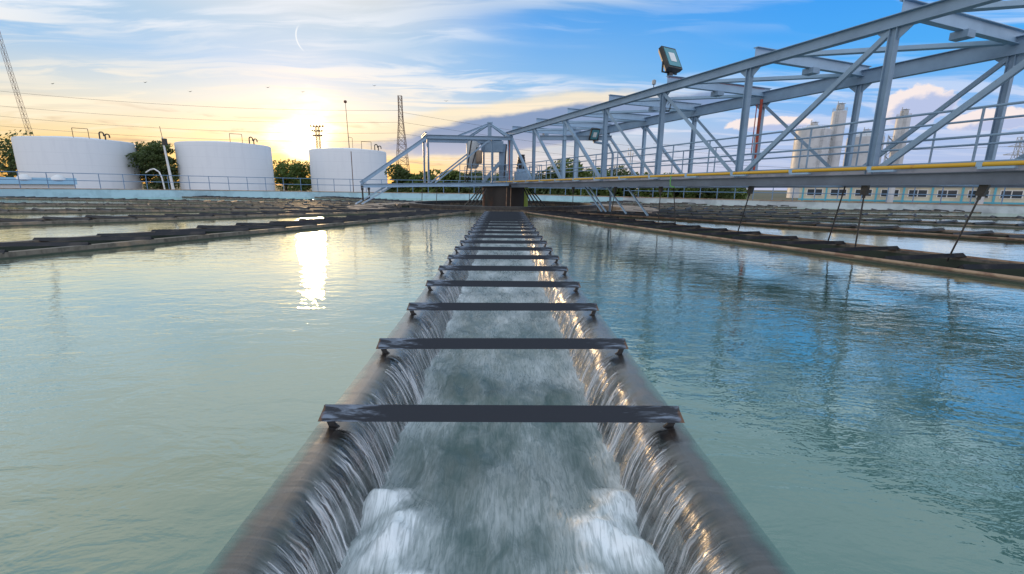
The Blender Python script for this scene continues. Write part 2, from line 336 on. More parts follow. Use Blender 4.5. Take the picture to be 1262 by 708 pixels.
def leaf_mat(name, a, b):
    m = bpy.data.materials.new(name); m.use_nodes = True; t = NT(m.node_tree); p = m.node_tree.nodes['Principled BSDF']
    oc = t.node('ShaderNodeTexCoord').outputs['Object']
    t.put(p.inputs['Base Color'], t.mix(t.ss(t.noise(oc, .8, 4, .7), .35, .65), a, b)); p.inputs['Roughness'].default_value = .6
    tl = t.node('ShaderNodeBsdfTranslucent'); t.put(tl.inputs[0], t.mix(.5, a, (.16, .2, .03)))
    mx = t.node('ShaderNodeMixShader'); mx.inputs[0].default_value = .3
    out = [n for n in m.node_tree.nodes if n.type == 'OUTPUT_MATERIAL'][0]
    t.l.new(p.outputs[0], mx.inputs[1]); t.l.new(tl.outputs[0], mx.inputs[2]); t.l.new(mx.outputs[0], out.inputs[0]); return m
M['leaf'] = leaf_mat('dark_foliage', (.05, .085, .03), (.1, .14, .05))
M['leaf2'] = leaf_mat('bright_foliage', (.07, .13, .03), (.15, .2, .05))

# ------------------------------------------------------------------ mesh builder
class MB:
    def __init__(s): s.v = []; s.f = []; s.sm = []
    def face(s, idx, smooth=False): s.f.append(idx); s.sm.append(smooth)
    def frame(s, p0, p1, up=(0, 0, 1)):
        p0, p1 = Vector(p0), Vector(p1); dd = (p1-p0).normalized(); up = Vector(up)
        if abs(dd.dot(up)) > .98: up = Vector((0, 1, 0)) if abs(dd.y) < .9 else Vector((1, 0, 0))
        sx = dd.cross(up).normalized(); sy = sx.cross(dd).normalized(); return p0, p1, sx, sy
    def prism(s, sec, p0, p1, up=(0, 0, 1), smooth=False, r1=1.0):
        p0, p1, sx, sy = s.frame(p0, p1, up); b = len(s.v); n = len(sec)
        for (a, c) in sec: s.v.append(p0+sx*a+sy*c)
        for (a, c) in sec: s.v.append(p1+sx*a*r1+sy*c*r1)
        for i in range(n): s.face([b+i, b+(i+1) % n, b+n+(i+1) % n, b+n+i], smooth)
        s.face([b+i for i in range(n)][::-1]); s.face([b+n+i for i in range(n)]); return s
    def bar(s, p0, p1, w, h, up=(0, 0, 1)):
        w, h = w/2, h/2; return s.prism([(-w, -h), (w, -h), (w, h), (-w, h)], p0, p1, up)
    def tube(s, p0, p1, r, n=8, r1=None):
        return s.prism([(r*math.cos(2*math.pi*i/n), r*math.sin(2*math.pi*i/n)) for i in range(n)], p0, p1, smooth=True, r1=(1 if r1 is None else r1/r))
    def I(s, p0, p1, w, h, up=(0, 0, 1), t=.014):
        w, h = w/2, h/2
        sec = [(-w, -h), (w, -h), (w, -h+t), (t/2, -h+t), (t/2, h-t), (w, h-t), (w, h), (-w, h), (-w, h-t), (-t/2, h-t), (-t/2, -h+t), (-w, -h+t)]
        return s.prism(sec, p0, p1, up)
    def L(s, p0, p1, w, up=(0, 0, 1), t=.01):
        return s.prism([(0, 0), (w, 0), (w, t), (t, t), (t, w), (0, w)], p0, p1, up)
    def box(s, c, sz, rz=0):
        c = Vector(c); a, b = Vector((math.cos(rz), math.sin(rz), 0)), Vector((-math.sin(rz), math.cos(rz), 0))
        return s.bar(c-a*sz[0]/2, c+a*sz[0]/2, sz[1], sz[2])
    def lathe(s, prof, c=(0, 0, 0), n=32, smooth=True, cap=True):
        b = len(s.v); c = Vector(c)
        for (r, zz_) in prof:
            for i in range(n):
                a = 2*math.pi*i/n; s.v.append(c+Vector((r*math.cos(a), r*math.sin(a), zz_)))
        for j in range(len(prof)-1):
            for i in range(n): s.face([b+j*n+i, b+j*n+(i+1) % n, b+(j+1)*n+(i+1) % n, b+(j+1)*n+i], smooth)
        if cap: s.face([b+i for i in range(n)][::-1]); s.face([b+(len(prof)-1)*n+i for i in range(n)])
        return s
    def path(s, pts, r, n=8):
        for a, b in zip(pts[:-1], pts[1:]): s.tube(a, b, r, n)
        return s
    def build(s, name, m, parent=None, loc=(0, 0, 0), edge=True):
        me = bpy.data.meshes.new(name); me.from_pydata([tuple(v) for v in s.v], [], s.f)
        me.polygons.foreach_set('use_smooth', s.sm); me.materials.append(M[m] if isinstance(m, str) else m); me.update()
        if edge and any(s.sm):
            try: me.set_sharp_from_angle(angle=R(40))
            except Exception: pass
        o = bpy.data.objects.new(name, me); col.objects.link(o); o.location = loc
        if parent: o.parent = parent
        return o
def tag(o, label=None, cat=None, group=None, kind=None):
    if label: o['label'] = label
    if cat: o['category'] = cat
    if group: o['group'] = group
    if kind: o['kind'] = kind
    return o
def empty(name, loc=(0, 0, 0), rz=0, **k):
    o = bpy.data.objects.new(name, None); col.objects.link(o); o.location = loc; o.rotation_euler = (0, 0, rz); o.empty_display_size = .3
    return tag(o, **k)

# ------------------------------------------------------------------ setting: ground, wall, launders, water
C = Vector((0, 30, 0)); RING = 6.0; HW = 1.06
g = MB(); g.v = [Vector(p) for p in ((-4000, -4000, -1.1), (4000, -4000, -1.1), (4000, 4000, -1.1), (-4000, 4000, -1.1))]; g.face([0, 1, 2, 3])
tag(g.build('ground', 'ground'), kind='structure')

ctrl = [(-52, -16, .95), (-55, 5, .95), (-51, 24, .9), (-44.5, 38, .86), (-36, 46.5, .8), (-26, 51, .72), (-16, 53, .66), (0, 52.5, .62), (10, 48.5, .55), (18, 42.5, .52), (25, 36, .53), (33.5, 29.4, .56), (39, 18, .56), (41, 4, .56), (40, -14, .56)]
def crom(P, n=8):
    out = []
    for i in range(len(P)-1):
        p0, p1, p2, p3 = [Vector(P[max(0, min(len(P)-1, j))]) for j in (i-1, i, i+1, i+2)]
        for k in range(n):
            t = k/n; out.append(.5*((2*p1)+(-p0+p2)*t+(2*p0-5*p1+4*p2-p3)*t*t+(-p0+3*p1-3*p2+p3)*t**3))
    out.append(Vector(P[-1])); return out
WP = crom(ctrl)
def wall_seg(pts, name, m, label, thick=.35):
    root = empty(name, (pts[0].x, pts[0].y, 0), label=label, cat='wall'); off = Vector((pts[0].x, pts[0].y, 0))
    a = MB(); c = MB()
    for mb, z0, z1, tk, ov in ((a, -1.0, -.06, thick, 0), (c, -.06, 0, thick, .04)):
        b = len(mb.v)
        for i, p in enumerate(pts):
            q = Vector((p.x, p.y, 0)); tdir = (pts[min(i+1, len(pts)-1)]-pts[max(i-1, 0)]); tdir.z = 0; tdir.normalize()
            nrm = Vector((-tdir.y, tdir.x, 0))
            if nrm.dot(q-C) < 0: nrm = -nrm
            zt = p.z; lo = -1.0 if z0 == -1.0 else zt+z0
            for w, zz_ in ((-ov, lo), (-ov, zt+z1), (tk+ov, zt+z1), (tk+ov, lo)): mb.v.append(q+nrm*w-off+Vector((0, 0, zz_)))
        for i in range(len(pts)-1):
            for k in range(4): mb.face([b+4*i+k, b+4*i+(k+1) % 4, b+4*i+4+(k+1) % 4, b+4*i+4+k], k in (0, 2))
    a.build('wall_body', m, root); c.build('coping', 'coping', root); return root
split = next(i for i, p in enumerate(WP) if p.x > 12)
wall_seg(WP[:split+1], 'basin_wall', 'bluewall', 'pale blue basin wall with thin tan coping curving round the left and back of the tank')
wall_seg(WP[split:], 'basin_wall', 'whitewall', 'pale grey basin wall with rusty coping on the right in front of the cyan railed building')

def wall_hit(o, dd):
    best = None
    for a, b in zip(WP[:-1], WP[1:]):
        e = Vector((b.x-a.x, b.y-a.y)); den = dd.x*e.y-dd.y*e.x
        if abs(den) < 1e-9: continue
        ax, ay = a.x-o.x, a.y-o.y
        t = (ax*e.y-ay*e.x)/den; u = (ax*dd.y-ay*dd.x)/den
        if t > 0 and -1e-6 <= u <= 1+1e-6 and (best is None or t < best): best = t
    return best if best is not None else 36.0
angs = [-138, -120, -103, -86, -68, -48, -25, 0, 21, 42, 60, 76, 92, 108, 125, 142]   # 0 = towards the camera, + = right
def adir(a): return Vector((math.sin(R(a)), -math.cos(R(a)), 0))
# bar meshes (local x across, y along launder): inverted V strips
def bar_mesh(name, m):
    mb = MB(); hl = 1.03; n = 24
    b = 0
    prof_o = [(-.068, 0), (0, .07), (.068, 0)]; prof_i = [(.058, 0), (0, .06), (-.058, 0)]
    prof = prof_o+prof_i
    for i in range(n+1):
        xx = -hl+2*hl*i/n
        for (yy, zz_) in prof: mb.v.append(Vector((xx*(1 - (.02 if zz_ > .05 and i in (0, n) else 0)), yy, zz_)))
    k = len(prof)
    for i in range(n):
        for j in range(k): mb.face([i*k+j, i*k+(j+1) % k, (i+1)*k+(j+1) % k, (i+1)*k+j])
    for e in (0, n):   # triangular gusset ends
        xx = (-hl if e == 0 else hl)*.985; b = len(mb.v)
        for (yy, zz_) in prof_o: mb.v.append(Vector((xx, yy*.97, zz_*.97)))
        mb.face([b, b+1, b+2])
    me = bpy.data.meshes.new(name); me.from_pydata([tuple(v) for v in mb.v], [], mb.f); me.materials.append(M[m]); return me
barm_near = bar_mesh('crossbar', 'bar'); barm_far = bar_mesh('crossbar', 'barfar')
names_l = {-25: 'first launder left of the central one, dark crossbars above the sunlit water',
           -48: 'second launder left of the central one, lying beyond the sunlit strip of water',
           -68: 'third launder left of the central one, low dark band behind the second',
           -86: 'fourth launder left of the central one, running level across the left half',
           -103: 'fifth launder left of the central one, among the dark rows below the white tanks',
           -120: 'sixth launder left of the central one, farthest dark row touching the blue wall',
           -138: 'seventh launder on the left, short dark strip behind the left arm of the bridge',
           21: 'first launder right of the central one, open trough with brown pipe rim',
           42: 'second launder right of the central one, behind the dipping hanger rods',
           60: 'third launder right of the central one, thin dark row behind the second',
           76: 'fourth launder right of the central one, dark row with small pale end caps',
           92: 'fifth launder right of the central one, running level across the right half',
           108: 'sixth launder right of the central one, farthest dark row along the grey wall',
           125: 'seventh launder on the right, stepped dark row touching the pale wall',
           142: 'eighth launder on the right, short dark strip behind the bridge'}
LEN = {}
for i, a in enumerate(angs):
    st_ = min([abs(a-b) for b in angs if b != a]); dv = adir(a)
    r0 = max(RING, HW/math.tan(R(st_/2))+.05)
    r1 = wall_hit(C, dv)-.15
    LEN[a] = (r0, r1)
    side = Vector((-dv.y, dv.x, 0))
    # local frame: +y along dv (outwards)
    rz = math.atan2(-dv.x, dv.y)
    central = (a == 0)
    root = empty('launder', C, rz, label=('central launder with overflowing rims and dark crossbars leading to the column' if central else names_l[a]), cat='water trough', group='radial launders of the settling basin')
    w = MB()
    top = -.012 if central else (.07 if a > 0 else .11)
    y0, y1 = r0, r1
    for sx in (-1, 1):
        xs = sorted((sx*.885, sx*1.055)); n = 60 if central else 30
        for j in range(n):
            pass
        b = len(w.v)
        for j in range(n+1):
            yy = y0+(y1-y0)*j/n
            lip = .05 if central else 0.0
            if sx > 0: cs = ((.885, -1.0), (.885, top-lip), (.955, top), (1.055, top), (1.055, -1.0))
            else: cs = ((-1.055, -1.0), (-1.055, top), (-.955, top), (-.885, top-lip), (-.885, -1.0))
            for (xx, zz_) in cs: w.v.append(Vector((xx, yy, zz_)))
        for j in range(n):
            for k in range(5): w.face([b+5*j+k, b+5*j+(k+1) % 5, b+5*j+5+(k+1) % 5, b+5*j+5+k])
        w.face([b+q for q in range(5)]); e = b+5*n; w.face([e+q for q in range(5)])
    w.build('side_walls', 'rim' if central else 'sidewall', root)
    if not central:
        for sx in ((-1, 1) if 0 < a < 50 else ()):
            pt = MB(); pt.tube((sx*1.06, y0, .075), (sx*1.06, y1, .075), .03, 8); pt.build('rim_pipe', 'coping', root)
        fl = MB(); fl.v = [Vector(p) for p in ((-.885, y0, -.33), (.885, y0, -.33), (.885, y1, -.33), (-.885, y1, -.33))]; fl.face([0, 1, 2, 3]); fl.build('trough_water', 'channel_far', root)
    # crossbars measured so that the first one before the camera sits 2.4 m ahead
    k = 0; rr_ = (30-2.40) - 1.181*20
    while rr_ < r1-.1:
        rr_ += 1.181 if k else 0; k += 1
        if rr_ < r0 or (central and rr_ > 28.4) or rr_ > r1-.2: continue
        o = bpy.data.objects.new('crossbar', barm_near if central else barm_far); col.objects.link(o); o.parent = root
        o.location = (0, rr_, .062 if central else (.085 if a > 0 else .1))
        if not central:
            sk = {21: -9, 42: -22}.get(a, -30 if a > 0 else 32)
            o.rotation_euler = (random.uniform(-.05, .05), random.uniform(-.02, .02), R(sk)+random.uniform(-.03, .03)); o.scale = (1/math.cos(R(sk))*1.0, 1.0, 1)
        else: o.rotation_euler = (0, random.uniform(-.003, .003), random.uniform(-.004, .004))
    if central:
        rr_ = (30-2.40)-1.181*20
        gb = MB(); gb.bar((-.09, 0, -.13), (.07, 0, .0), .04, .014, (0, 1, 0)); gb.bar((.07, 0, -.01), (.1, 0, .075), .04, .012, (0, 1, 0)); g0 = None  # black pieces added to darken the shadowed gap under each bar end
        for q in range(21):
            rq = rr_+1.181*q
            if rq < r0: continue
            for sx in (-1, 1):
                if g0 is None: g0 = gb.build('bar_end_shadow', 'black', root); o = g0
                else: o = g0.copy(); col.objects.link(o); o.parent = root
                o.location = (sx*.9, rq, 0); o.rotation_euler = (0, 0, 0 if sx > 0 else math.pi)

# basin water sectors
wv, wf = [], []
alla = angs+[angs[0]+360]
for a0, a1 in zip(alla[:-1], alla[1:]):
    if a1-a0 > 40:      # back sector between +142 and -138
        pass
    half = (a1-a0)/2; ri = max(RING, HW/math.sin(R(half)))
    d0, d1 = adir(a0), adir(a1)
    s0 = Vector((-d0.y, d0.x, 0)); s0 = s0 if s0.dot(adir((a0+a1)/2)) > 0 else -s0
    s1 = Vector((-d1.y, d1.x, 0)); s1 = s1 if s1.dot(adir((a0+a1)/2)) > 0 else -s1
    poly = []
    if HW/math.sin(R(half)) >= RING: poly.append(C+adir((a0+a1)/2)*ri)
    else:
        t0 = math.sqrt(RING**2-HW**2); an0 = a0+math.degrees(math.asin(HW/RING)); an1 = a1-math.degrees(math.asin(HW/RING))
        for q in range(7): poly.append(C+adir(an1+(an0-an1)*q/6)*(RING-.05))
    def edge_hit(dv, sv): o = C+sv*HW; return o+dv*(wall_hit(o, dv)-.0)
    e0, e1 = edge_hit(d0, s0), edge_hit(d1, s1)
    poly.append(e0)
    angof = lambda p: (math.degrees(math.atan2(p.x, 30-p.y))-a0) % 360
    mids = sorted([(angof(p), p) for p in WP if 0 < angof(p) < a1-a0 and angof(p) > angof(e0) and angof(p) < angof(e1)], key=lambda q: q[0])
    poly += [Vector((p.x, p.y, 0)) for _, p in mids]; poly.append(e1)
    b = len(wv); wv += [tuple((p.x, p.y, 0)) for p in poly]; wf.append([b+i for i in range(len(poly))])
me = bpy.data.meshes.new('basin_water'); me.from_pydata(wv, [], wf); me.materials.append(M['water'])
import bmesh
bmx = bmesh.new(); bmx.from_mesh(me); bmesh.ops.triangulate(bmx, faces=bmx.faces[:])
for fc in bmx.faces:
    if fc.normal.z < 0: fc.normal_flip()
bmx.to_mesh(me); bmx.free()
tag(bpy.data.objects.new('basin_water', me), kind='structure'); col.objects.link(bpy.data.objects['basin_water'])

# inner ring wall + inner pool
rg = empty('inner_ring_wall', C, label='low dark ring wall round the centre column where the launders end', cat='wall')
def ring(mb, ri, ro, z0, z1, a0=0, a1=360, n=64):
    b = len(mb.v)
    for i in range(n+1):
        dv = adir(a0+(a1-a0)*i/n)
        for (r_, zz_) in ((ri, z0), (ri, z1), (ro, z1), (ro, z0)): mb.v.append(dv*r_+Vector((0, 0, zz_)))
    for i in range(n):
        for k in range(4): mb.face([b+4*i+k, b+4*i+(k+1) % 4, b+4*i+4+(k+1) % 4, b+4*i+4+k], k in (0, 2))
m_ = MB(); ring(m_, 5.75, 5.97, -1, .2); m_.build('ring_wall', 'sidewall', rg)
m_ = MB(); ring(m_, 5.65, 6.03, .2, .36); m_.build('ring_beam', 'black', rg)
m_ = MB(); ring(m_, 7.6, 9.6, -.9, .14, 52, 308, 70); o = m_.build('outer_baffle', 'conc_tan', rg)
pw_ = MB(); pw_.lathe([(0.01, -.004), (5.8, -.004)], C, 64, False, False); tag(pw_.build('inner_pool_water', 'channel_far'), kind='structure')

# ------------------------------------------------------------------ central overflow sheets and channel water
def n1d(v, f, s): return noise.noise(Vector((v*f, s*7.3, 0)))
ys = []
yy = .35
while yy < 24.0:
    ys.append(yy); yy += .011 if yy < 3.6 else (.022 if yy < 7 else (.05 if yy < 12 else .12))
bars_y = [2.40+1.181*k for k in range(-1, 20)]
prof = []
NU = 30
for j in range(NU+1):
    s_ = j/NU
    if s_ < .2: prof.append((1.06-.105*(s_/.2), -.002*(s_/.2)))
    else:
        t_ = (s_-.2)/.8; prof.append((.955-.275*t_**.74, -.002-.39*t_**1.75))
for side, nm in ((-1, 'left'), (1, 'right')):
    V_, F_, UV_ = [], [], []
    for yv in ys:
        a = n1d(yv, 4.2, side)*.5; b = n1d(yv, 15, side+3); c = n1d(yv, 42, side+9)
        nb = min(abs(yv-q) for q in bars_y); gap = math.exp(-(nb/.05)**2)
        for j, (px0, pz0) in enumerate(prof):
            s_ = j/NU; dr = max(0, (s_-.2)/.8)
            am = .018*min(1, dr*2.2)**1.4+.0006
            thick_ = am*(a*1.2+b*.9+c*.5)
            out = -.03*gap*min(1, dr*4)
            slant = .10*dr**1.3*(n1d(yv, .9, side+20)*.6+.7)
            xx = px0 - thick_*1.0 - out*-.5 - (.05*dr*(n1d(yv, 1.3, side+31)))
            V_.append((side*xx, yv-slant, pz0+thick_*.6+ (.004*math.exp(-(nb/.09)**2) if s_ < .2 else 0)))
            UV_.append((yv, s_))
    n = NU+1
    for i in range(len(ys)-1):
        for j in range(NU):
            q = [i*n+j, (i+1)*n+j, (i+1)*n+j+1, i*n+j+1]
            F_.append(q if side > 0 else q[::-1])
    me = bpy.data.meshes.new('overflow_water'); me.from_pydata(V_, [], F_); me.materials.append(M['fall'])
    me.polygons.foreach_set('use_smooth', [True]*len(F_))
    ul = me.uv_layers.new(name='UVMap')
    li = np.empty(len(me.loops), dtype=np.int32); me.loops.foreach_get('vertex_index', li)
    ul.data.foreach_set('uv', np.array(UV_)[li].ravel()); me.update()
    o = bpy.data.objects.new('overflow_water', me); col.objects.link(o); tag(o, kind='structure')
# free strands of water in front of the sheets
for side in (-1, 1):
    V_, F_, UV_ = [], [], []
    yv = .5
    while yv < 7.0:
        dens = noise.noise(Vector((yv*2.1, side*3, 5)))
        yv += random.uniform(.008, .05)*(1.0 if yv < 3.5 else 1.9)
        if dens < -.2: continue
        w0 = random.uniform(.0012, .005)*(1 if yv < 3 else 1.5); push = random.uniform(.0, .03); ln = random.uniform(.55, 1.0); s0 = random.uniform(.12, .55)
        sl = random.uniform(.04, .16); b = len(V_); N = 12
        for k in range(N+1):
            t_ = s0+(ln-s0)*k/N; taper = math.sin(math.pi*min(1, max(.02, k/N*.9+.08)))**.5
            xx = .955-(.275+push)*t_**.74-.01; zz_ = .002-.39*t_**1.75+.006
            yc = yv-sl*t_**1.3
            for e in (-1, 0, 1):
                V_.append((side*(xx-(0 if e else w0*.8)), yc+e*w0*taper, zz_+(0 if e else w0*.8))); UV_.append((yv*3, .8))
        for k in range(N):
            for e in (0, 1):
                q = [b+k*3+e, b+(k+1)*3+e, b+(k+1)*3+e+1, b+k*3+e+1]; F_.append(q if side > 0 else q[::-1])
    me = bpy.data.meshes.new('water_strands'); me.from_pydata(V_, [], F_)
    if 'strand' not in M:
        m = bpy.data.materials.new('water_strand'); m.use_nodes = True; m.node_tree.nodes.clear(); t = NT(m.node_tree)
        tr = t.node('ShaderNodeBsdfTransparent'); df = t.node('ShaderNodeBsdfPrincipled'); df.inputs['Base Color'].default_value = (.92, .95, 1, 1); df.inputs['Roughness'].default_value = .2
        mx = t.node('ShaderNodeMixShader'); mx.inputs[0].default_value = .27; t.l.new(tr.outputs[0], mx.inputs[1]); t.l.new(df.outputs[0], mx.inputs[2])
        t.l.new(mx.outputs[0], t.node('ShaderNodeOutputMaterial').inputs[0]); M['strand'] = m
    me.materials.append(M['strand']); me.polygons.foreach_set('use_smooth', [True]*len(F_)); me.update()
    o = bpy.data.objects.new('falling_water', me); col.objects.link(o); tag(o, kind='stuff')

mounds = [(-.62, 2.16, .13, .075), (-.54, 1.86, .15, .085), (-.46, 1.55, .13, .08), (.62, 2.14, .12, .075), (.55, 1.86, .17, .09), (.44, 1.5, .14, .08)]
xs = np.linspace(-.93, .93, 84); V_, F_, FO = [], [], []
ysc = [v for v in ys[::1]]; ysc = [.1+.02*i for i in range(180)]+[3.7+.045*i for i in range(100)]+[8.2+.12*i for i in range(132)]
def sst(v, a, b): t_ = max(0, min(1, (v-a)/(b-a))); return t_*t_*(3-2*t_)
for yv in ysc:
    for xv in xs:
        h = -.36; fo = 0
        h += .022*noise.fractal(Vector((xv*3.0, yv*1.6, 0)), 1, 2, 4)+.009*noise.noise(Vector((xv*11, yv*5, 4)))
        e = sst(abs(xv), .5, .75); h += .035*e*(.6+noise.noise(Vector((xv*5, yv*4.5, 9))))
        fo += .5*e*(.65+noise.noise(Vector((0 if xv < 0 else 5, yv*3.2, 2))))+.25*sst(noise.noise(Vector((xv*2.2, yv*1.1, 30))), .0, .5)
        fade = sst(yv, 8, 3); fo += .25*(1-fade)
        for (mx_, my_, mr, mh) in mounds:
            dx, dy = (xv-mx_)/mr, (yv-my_)/(mr*1.0)
            dx += .35*noise.noise(Vector((xv*6, yv*6, mx_*9))); dy += .5*dx*(1 if mx_ > 0 else -1)+.35*noise.noise(Vector((xv*6, yv*6, 50+mx_*9))); q = math.exp(-(dx*dx+dy*dy))
            h += mh*q*(1+.5*noise.fractal(Vector((xv*9, yv*9, 1)), 1, 2, 3)); rr2 = math.hypot(dx, dy); cu = .5+.5*math.sin(rr2*7.5+3*noise.noise(Vector((xv*7, yv*7, 8)))); fo += sst(q, .06, .9)*(.75+.55*cu)*(1+.4*noise.noise(Vector((xv*14, yv*5, 3)))); h += .012*q*cu
            # trailing wake flowing to the centre and towards the viewer
            tx = (xv-mx_*.7)/(mr*1.3); ty = (yv-(my_-.14))/(mr*1.5); q2 = math.exp(-(tx*tx+ty*ty)); h += .03*q2; fo += .28*q2
        V_.append((xv, yv, h)); FO.append(max(0, min(1, fo)))
n = len(xs)
for i in range(len(ysc)-1):
    for j in range(n-1): F_.append([i*n+j, i*n+j+1, (i+1)*n+j+1, (i+1)*n+j])
me = bpy.data.meshes.new('channel_water'); me.from_pydata(V_, [], F_); me.materials.append(M['channel'])
me.polygons.foreach_set('use_smooth', [True]*len(F_)); at_ = me.attributes.new('foam', 'FLOAT', 'POINT'); at_.data.foreach_set('value', FO); me.update()
o = bpy.data.objects.new('channel_water', me); col.objects.link(o); tag(o, kind='structure')

# ------------------------------------------------------------------ bridge
B0 = Vector((.386, 30.0, 1.667)); DV = Vector((1.2903, -3.288, .0226)); STEP = DV.length; DV.normalize()
NV = Vector((3.288, 1.2903, 0)).normalized(); UP = Vector((0, 0, 1)); WID = 4.8; TH = 2.86
def P(k, w, z): return B0+DV*(k*STEP)+NV*w+UP*z
br = empty('truss_bridge', P(0, WID/2, -1.667), label='long grey blue steel truss bridge with walkway rails over the right of the basin', cat='bridge')
def bp(name, mb, m, parent=br):
    off = P(0, WID/2, -1.667); mb.v = [v-off for v in mb.v]; return mb.build(name, m, parent)
K1 = 9.6
for w in (0, WID):
    dp_ = .26 if w == 0 else .42; mb = MB(); mb.I(P(-.25, w, TH+dp_/2), P(K1, w, TH+dp_/2), .2, dp_); bp('top_chord', mb, 'steel')
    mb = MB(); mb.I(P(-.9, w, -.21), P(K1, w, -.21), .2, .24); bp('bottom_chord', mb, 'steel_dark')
    for k in range(0, 10):
        mb = MB(); s_ = .145 if k else .3
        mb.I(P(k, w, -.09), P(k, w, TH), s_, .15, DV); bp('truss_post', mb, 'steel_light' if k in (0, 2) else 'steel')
        gz = TH-.02
        for sgn in (-1, 1):
            mb = MB(); b = len(mb.v); e = NV*.008
            tri = [P(k, w, gz)+DV*sgn*.08, P(k, w, gz)+DV*sgn*.34, P(k, w, gz-.22)+DV*sgn*.08]
            for q in tri: mb.v.append(q-e)
            for q in tri: mb.v.append(q+e)
            mb.face([b, b+1, b+2]); mb.face([b+3, b+4, b+5])
            for i in range(3): mb.face([b+i, b+(i+1) % 3, b+3+(i+1) % 3, b+3+i])
            bp('gusset_plate', mb, 'steel')
        if k < 9:
            mb = MB(); a_, c_ = (P(k, w, TH-.05)+DV*.08, P(k+1, w, -.02)-DV*.12) if k < 5 else (P(k, w, -.02)+DV*.12, P(k+1, w, TH-.05)-DV*.08)
            perp = NV
            mb.prism([(-.055, -.045), (.055, -.045), (.055, -.033), (-.043, -.033), (-.043, .045), (-.055, .045)] if k in (3, 4, 5, 6) else [(-.06, -.06), (.06, -.06), (.06, .06), (.048, .06), (.048, -.048), (-.048, -.048), (-.048, .06), (-.06, .06)], a_, c_, perp); bp('diagonal_brace', mb, 'steel')
for k in range(0, 10):
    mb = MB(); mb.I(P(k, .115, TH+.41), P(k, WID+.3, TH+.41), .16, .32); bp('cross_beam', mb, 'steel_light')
    mb = MB(); mb.bar(P(k, 2.45, TH+.09), P(k, 2.45, TH+.247), .3, .34, DV); bp('hung_block', mb, 'steel')
    if k < 9:
        mb = MB(); mb.bar(P(k+.03, .2, TH+.3), P(k+.97, WID-.2, TH+.3), .2, .1); bp('wind_brace', mb, 'steel_light')
    mb = MB(); mb.I(P(k, .1, -.22), P(k, WID-.1, -.22), .1, .18); bp('floor_joist', mb, 'steel')
mb = MB(); mb.bar(P(-.7, 1.25, -.055), P(K1, 1.25, -.055), 2.5, .05); bp('walkway_deck', mb, 'grate')
mb = MB(); mb.bar(P(-.7, -.02, -.05), P(K1, -.02, -.05), .05, .075); bp('deck_edge', mb, 'deck')
for w in (.32, 2.3):
    rl = MB()
    for hz in (1.1, .58, .1): rl.tube(P(-.6, w, hz), P(K1, w, hz), .024, 8)
    r_ = bp('guardrail', rl, 'steel')
    ps = MB(); s_ = -.6
    while s_ < K1:
        q = MB(); q.tube(P(s_, w, -.03), P(s_, w, 1.1), .022, 8); off = P(0, WID/2, -1.667); q.v = [v-off for v in q.v]; q.build('rail_post', 'steel', r_); s_ += .47
yp = MB(); yp.tube(P(-.9, -.17, .03), P(K1, -.17, .03), .042, 10)
ypo = bp('gas_pipe', yp, 'yellow')
for k in range(0, 18):
    q = MB(); s_ = .3+k*.52
    q.bar(P(s_, -.17, -.035), P(s_+.14, -.17, -.035), .12, .04); q.bar(P(s_-.01, -.17, .03), P(s_+.015, -.17, .03), .085, .085)
    off = P(0, WID/2, -1.667); q.v = [v-off for v in q.v]; q.build('pipe_bracket', 'steel_light', ypo)
mb = MB(); mb.tube(P(.05, 0-.12, 0), P(.05, -.12, 2.7), .03, 8); bp('red_conduit', mb, 'red')
mb = MB(); mb.tube(P(4.05, WID-.28, -.05), P(4.05, WID-.28, TH+.1), .055, 10); mb.tube(P(4.05, WID-.5, .9), P(4.05, WID-.5, TH-.1), .02, 6); bp('red_standpipe', mb, 'red')
mb = MB(); mb.path([P(4, .1, TH+.52), P(4, 1.3, TH+.54), P(4, 2.6, TH+.53), P(4, WID, TH+.52)], .012, 6); bp('red_cable', mb, 'red')
mb = MB()
rngc = random.Random(3)
c0 = P(4.03, .12, TH-.4); prev = c0
for i in range(1, 40):
    a_ = i*.55; q = c0+DV*(.17*math.cos(a_)+rngc.uniform(-.03, .03))+UP*(.2*math.sin(a_)+rngc.uniform(-.03, .03))+NV*rngc.uniform(-.04, .04); mb.tube(prev, q, .009, 5); prev = q
bp('cable_coil', mb, 'black')
mb = MB(); mb.path([P(4.28, -.24, .02), P(4.28, -.26, -.12), P(4.28, -.24, -.32), P(4.33, -.22, -.36)], .022, 8); bp('green_hose', mb, 'green')
# hanging scraper rods under the bridge
def rod(top, bot, bracket=True):
    h = empty('hanger_rod'); h.parent = br; h.location = (0, 0, 0)
    off = P(0, WID/2, -1.667); top, bot = Vector(top)-off, Vector(bot)-off; dd = (bot-top).normalized()
    q = MB(); q.tube(top, bot, .017, 8); q.build('rod', 'black', h)
    if bracket: q = MB(); q.bar(top+UP*.03, top+dd*.2, .13, .09, NV); q.tube(top+dd*.2, top+dd*.27, .032, 8); q.build('rod_bracket', 'black', h)
for (k, w, dk, dw, z1, br_) in ((5.97, .1, 0, 0, 0, True), (6.55, .1, -.06, 0, 0, True), (5.72, .8, -.04, 0, 0, False), (5.07, .3, -.06, 0, 0, True), (4.0, .2, 0, 0, 0, True), (4.06, .6, .05, 0, 0, False), (3.2, .2, -.05, 0, 0, True), (2.2, .2, 0, 0, 0, True)):
    a_ = P(k, w, -.34); b_ = P(k+dk*1.5, w+dw, 0); b_.z = z1; rod(a_, b_, br_)
for k in (2.42, 2.52, 2.95, 3.35):
    mb = MB(); a_ = P(k, .4, -.34); b_ = P(k+.3, .7, 0); b_.z = .3; mb.bar(a_, b_, .08, .05); bp('scraper_strut', mb, 'steel_light')

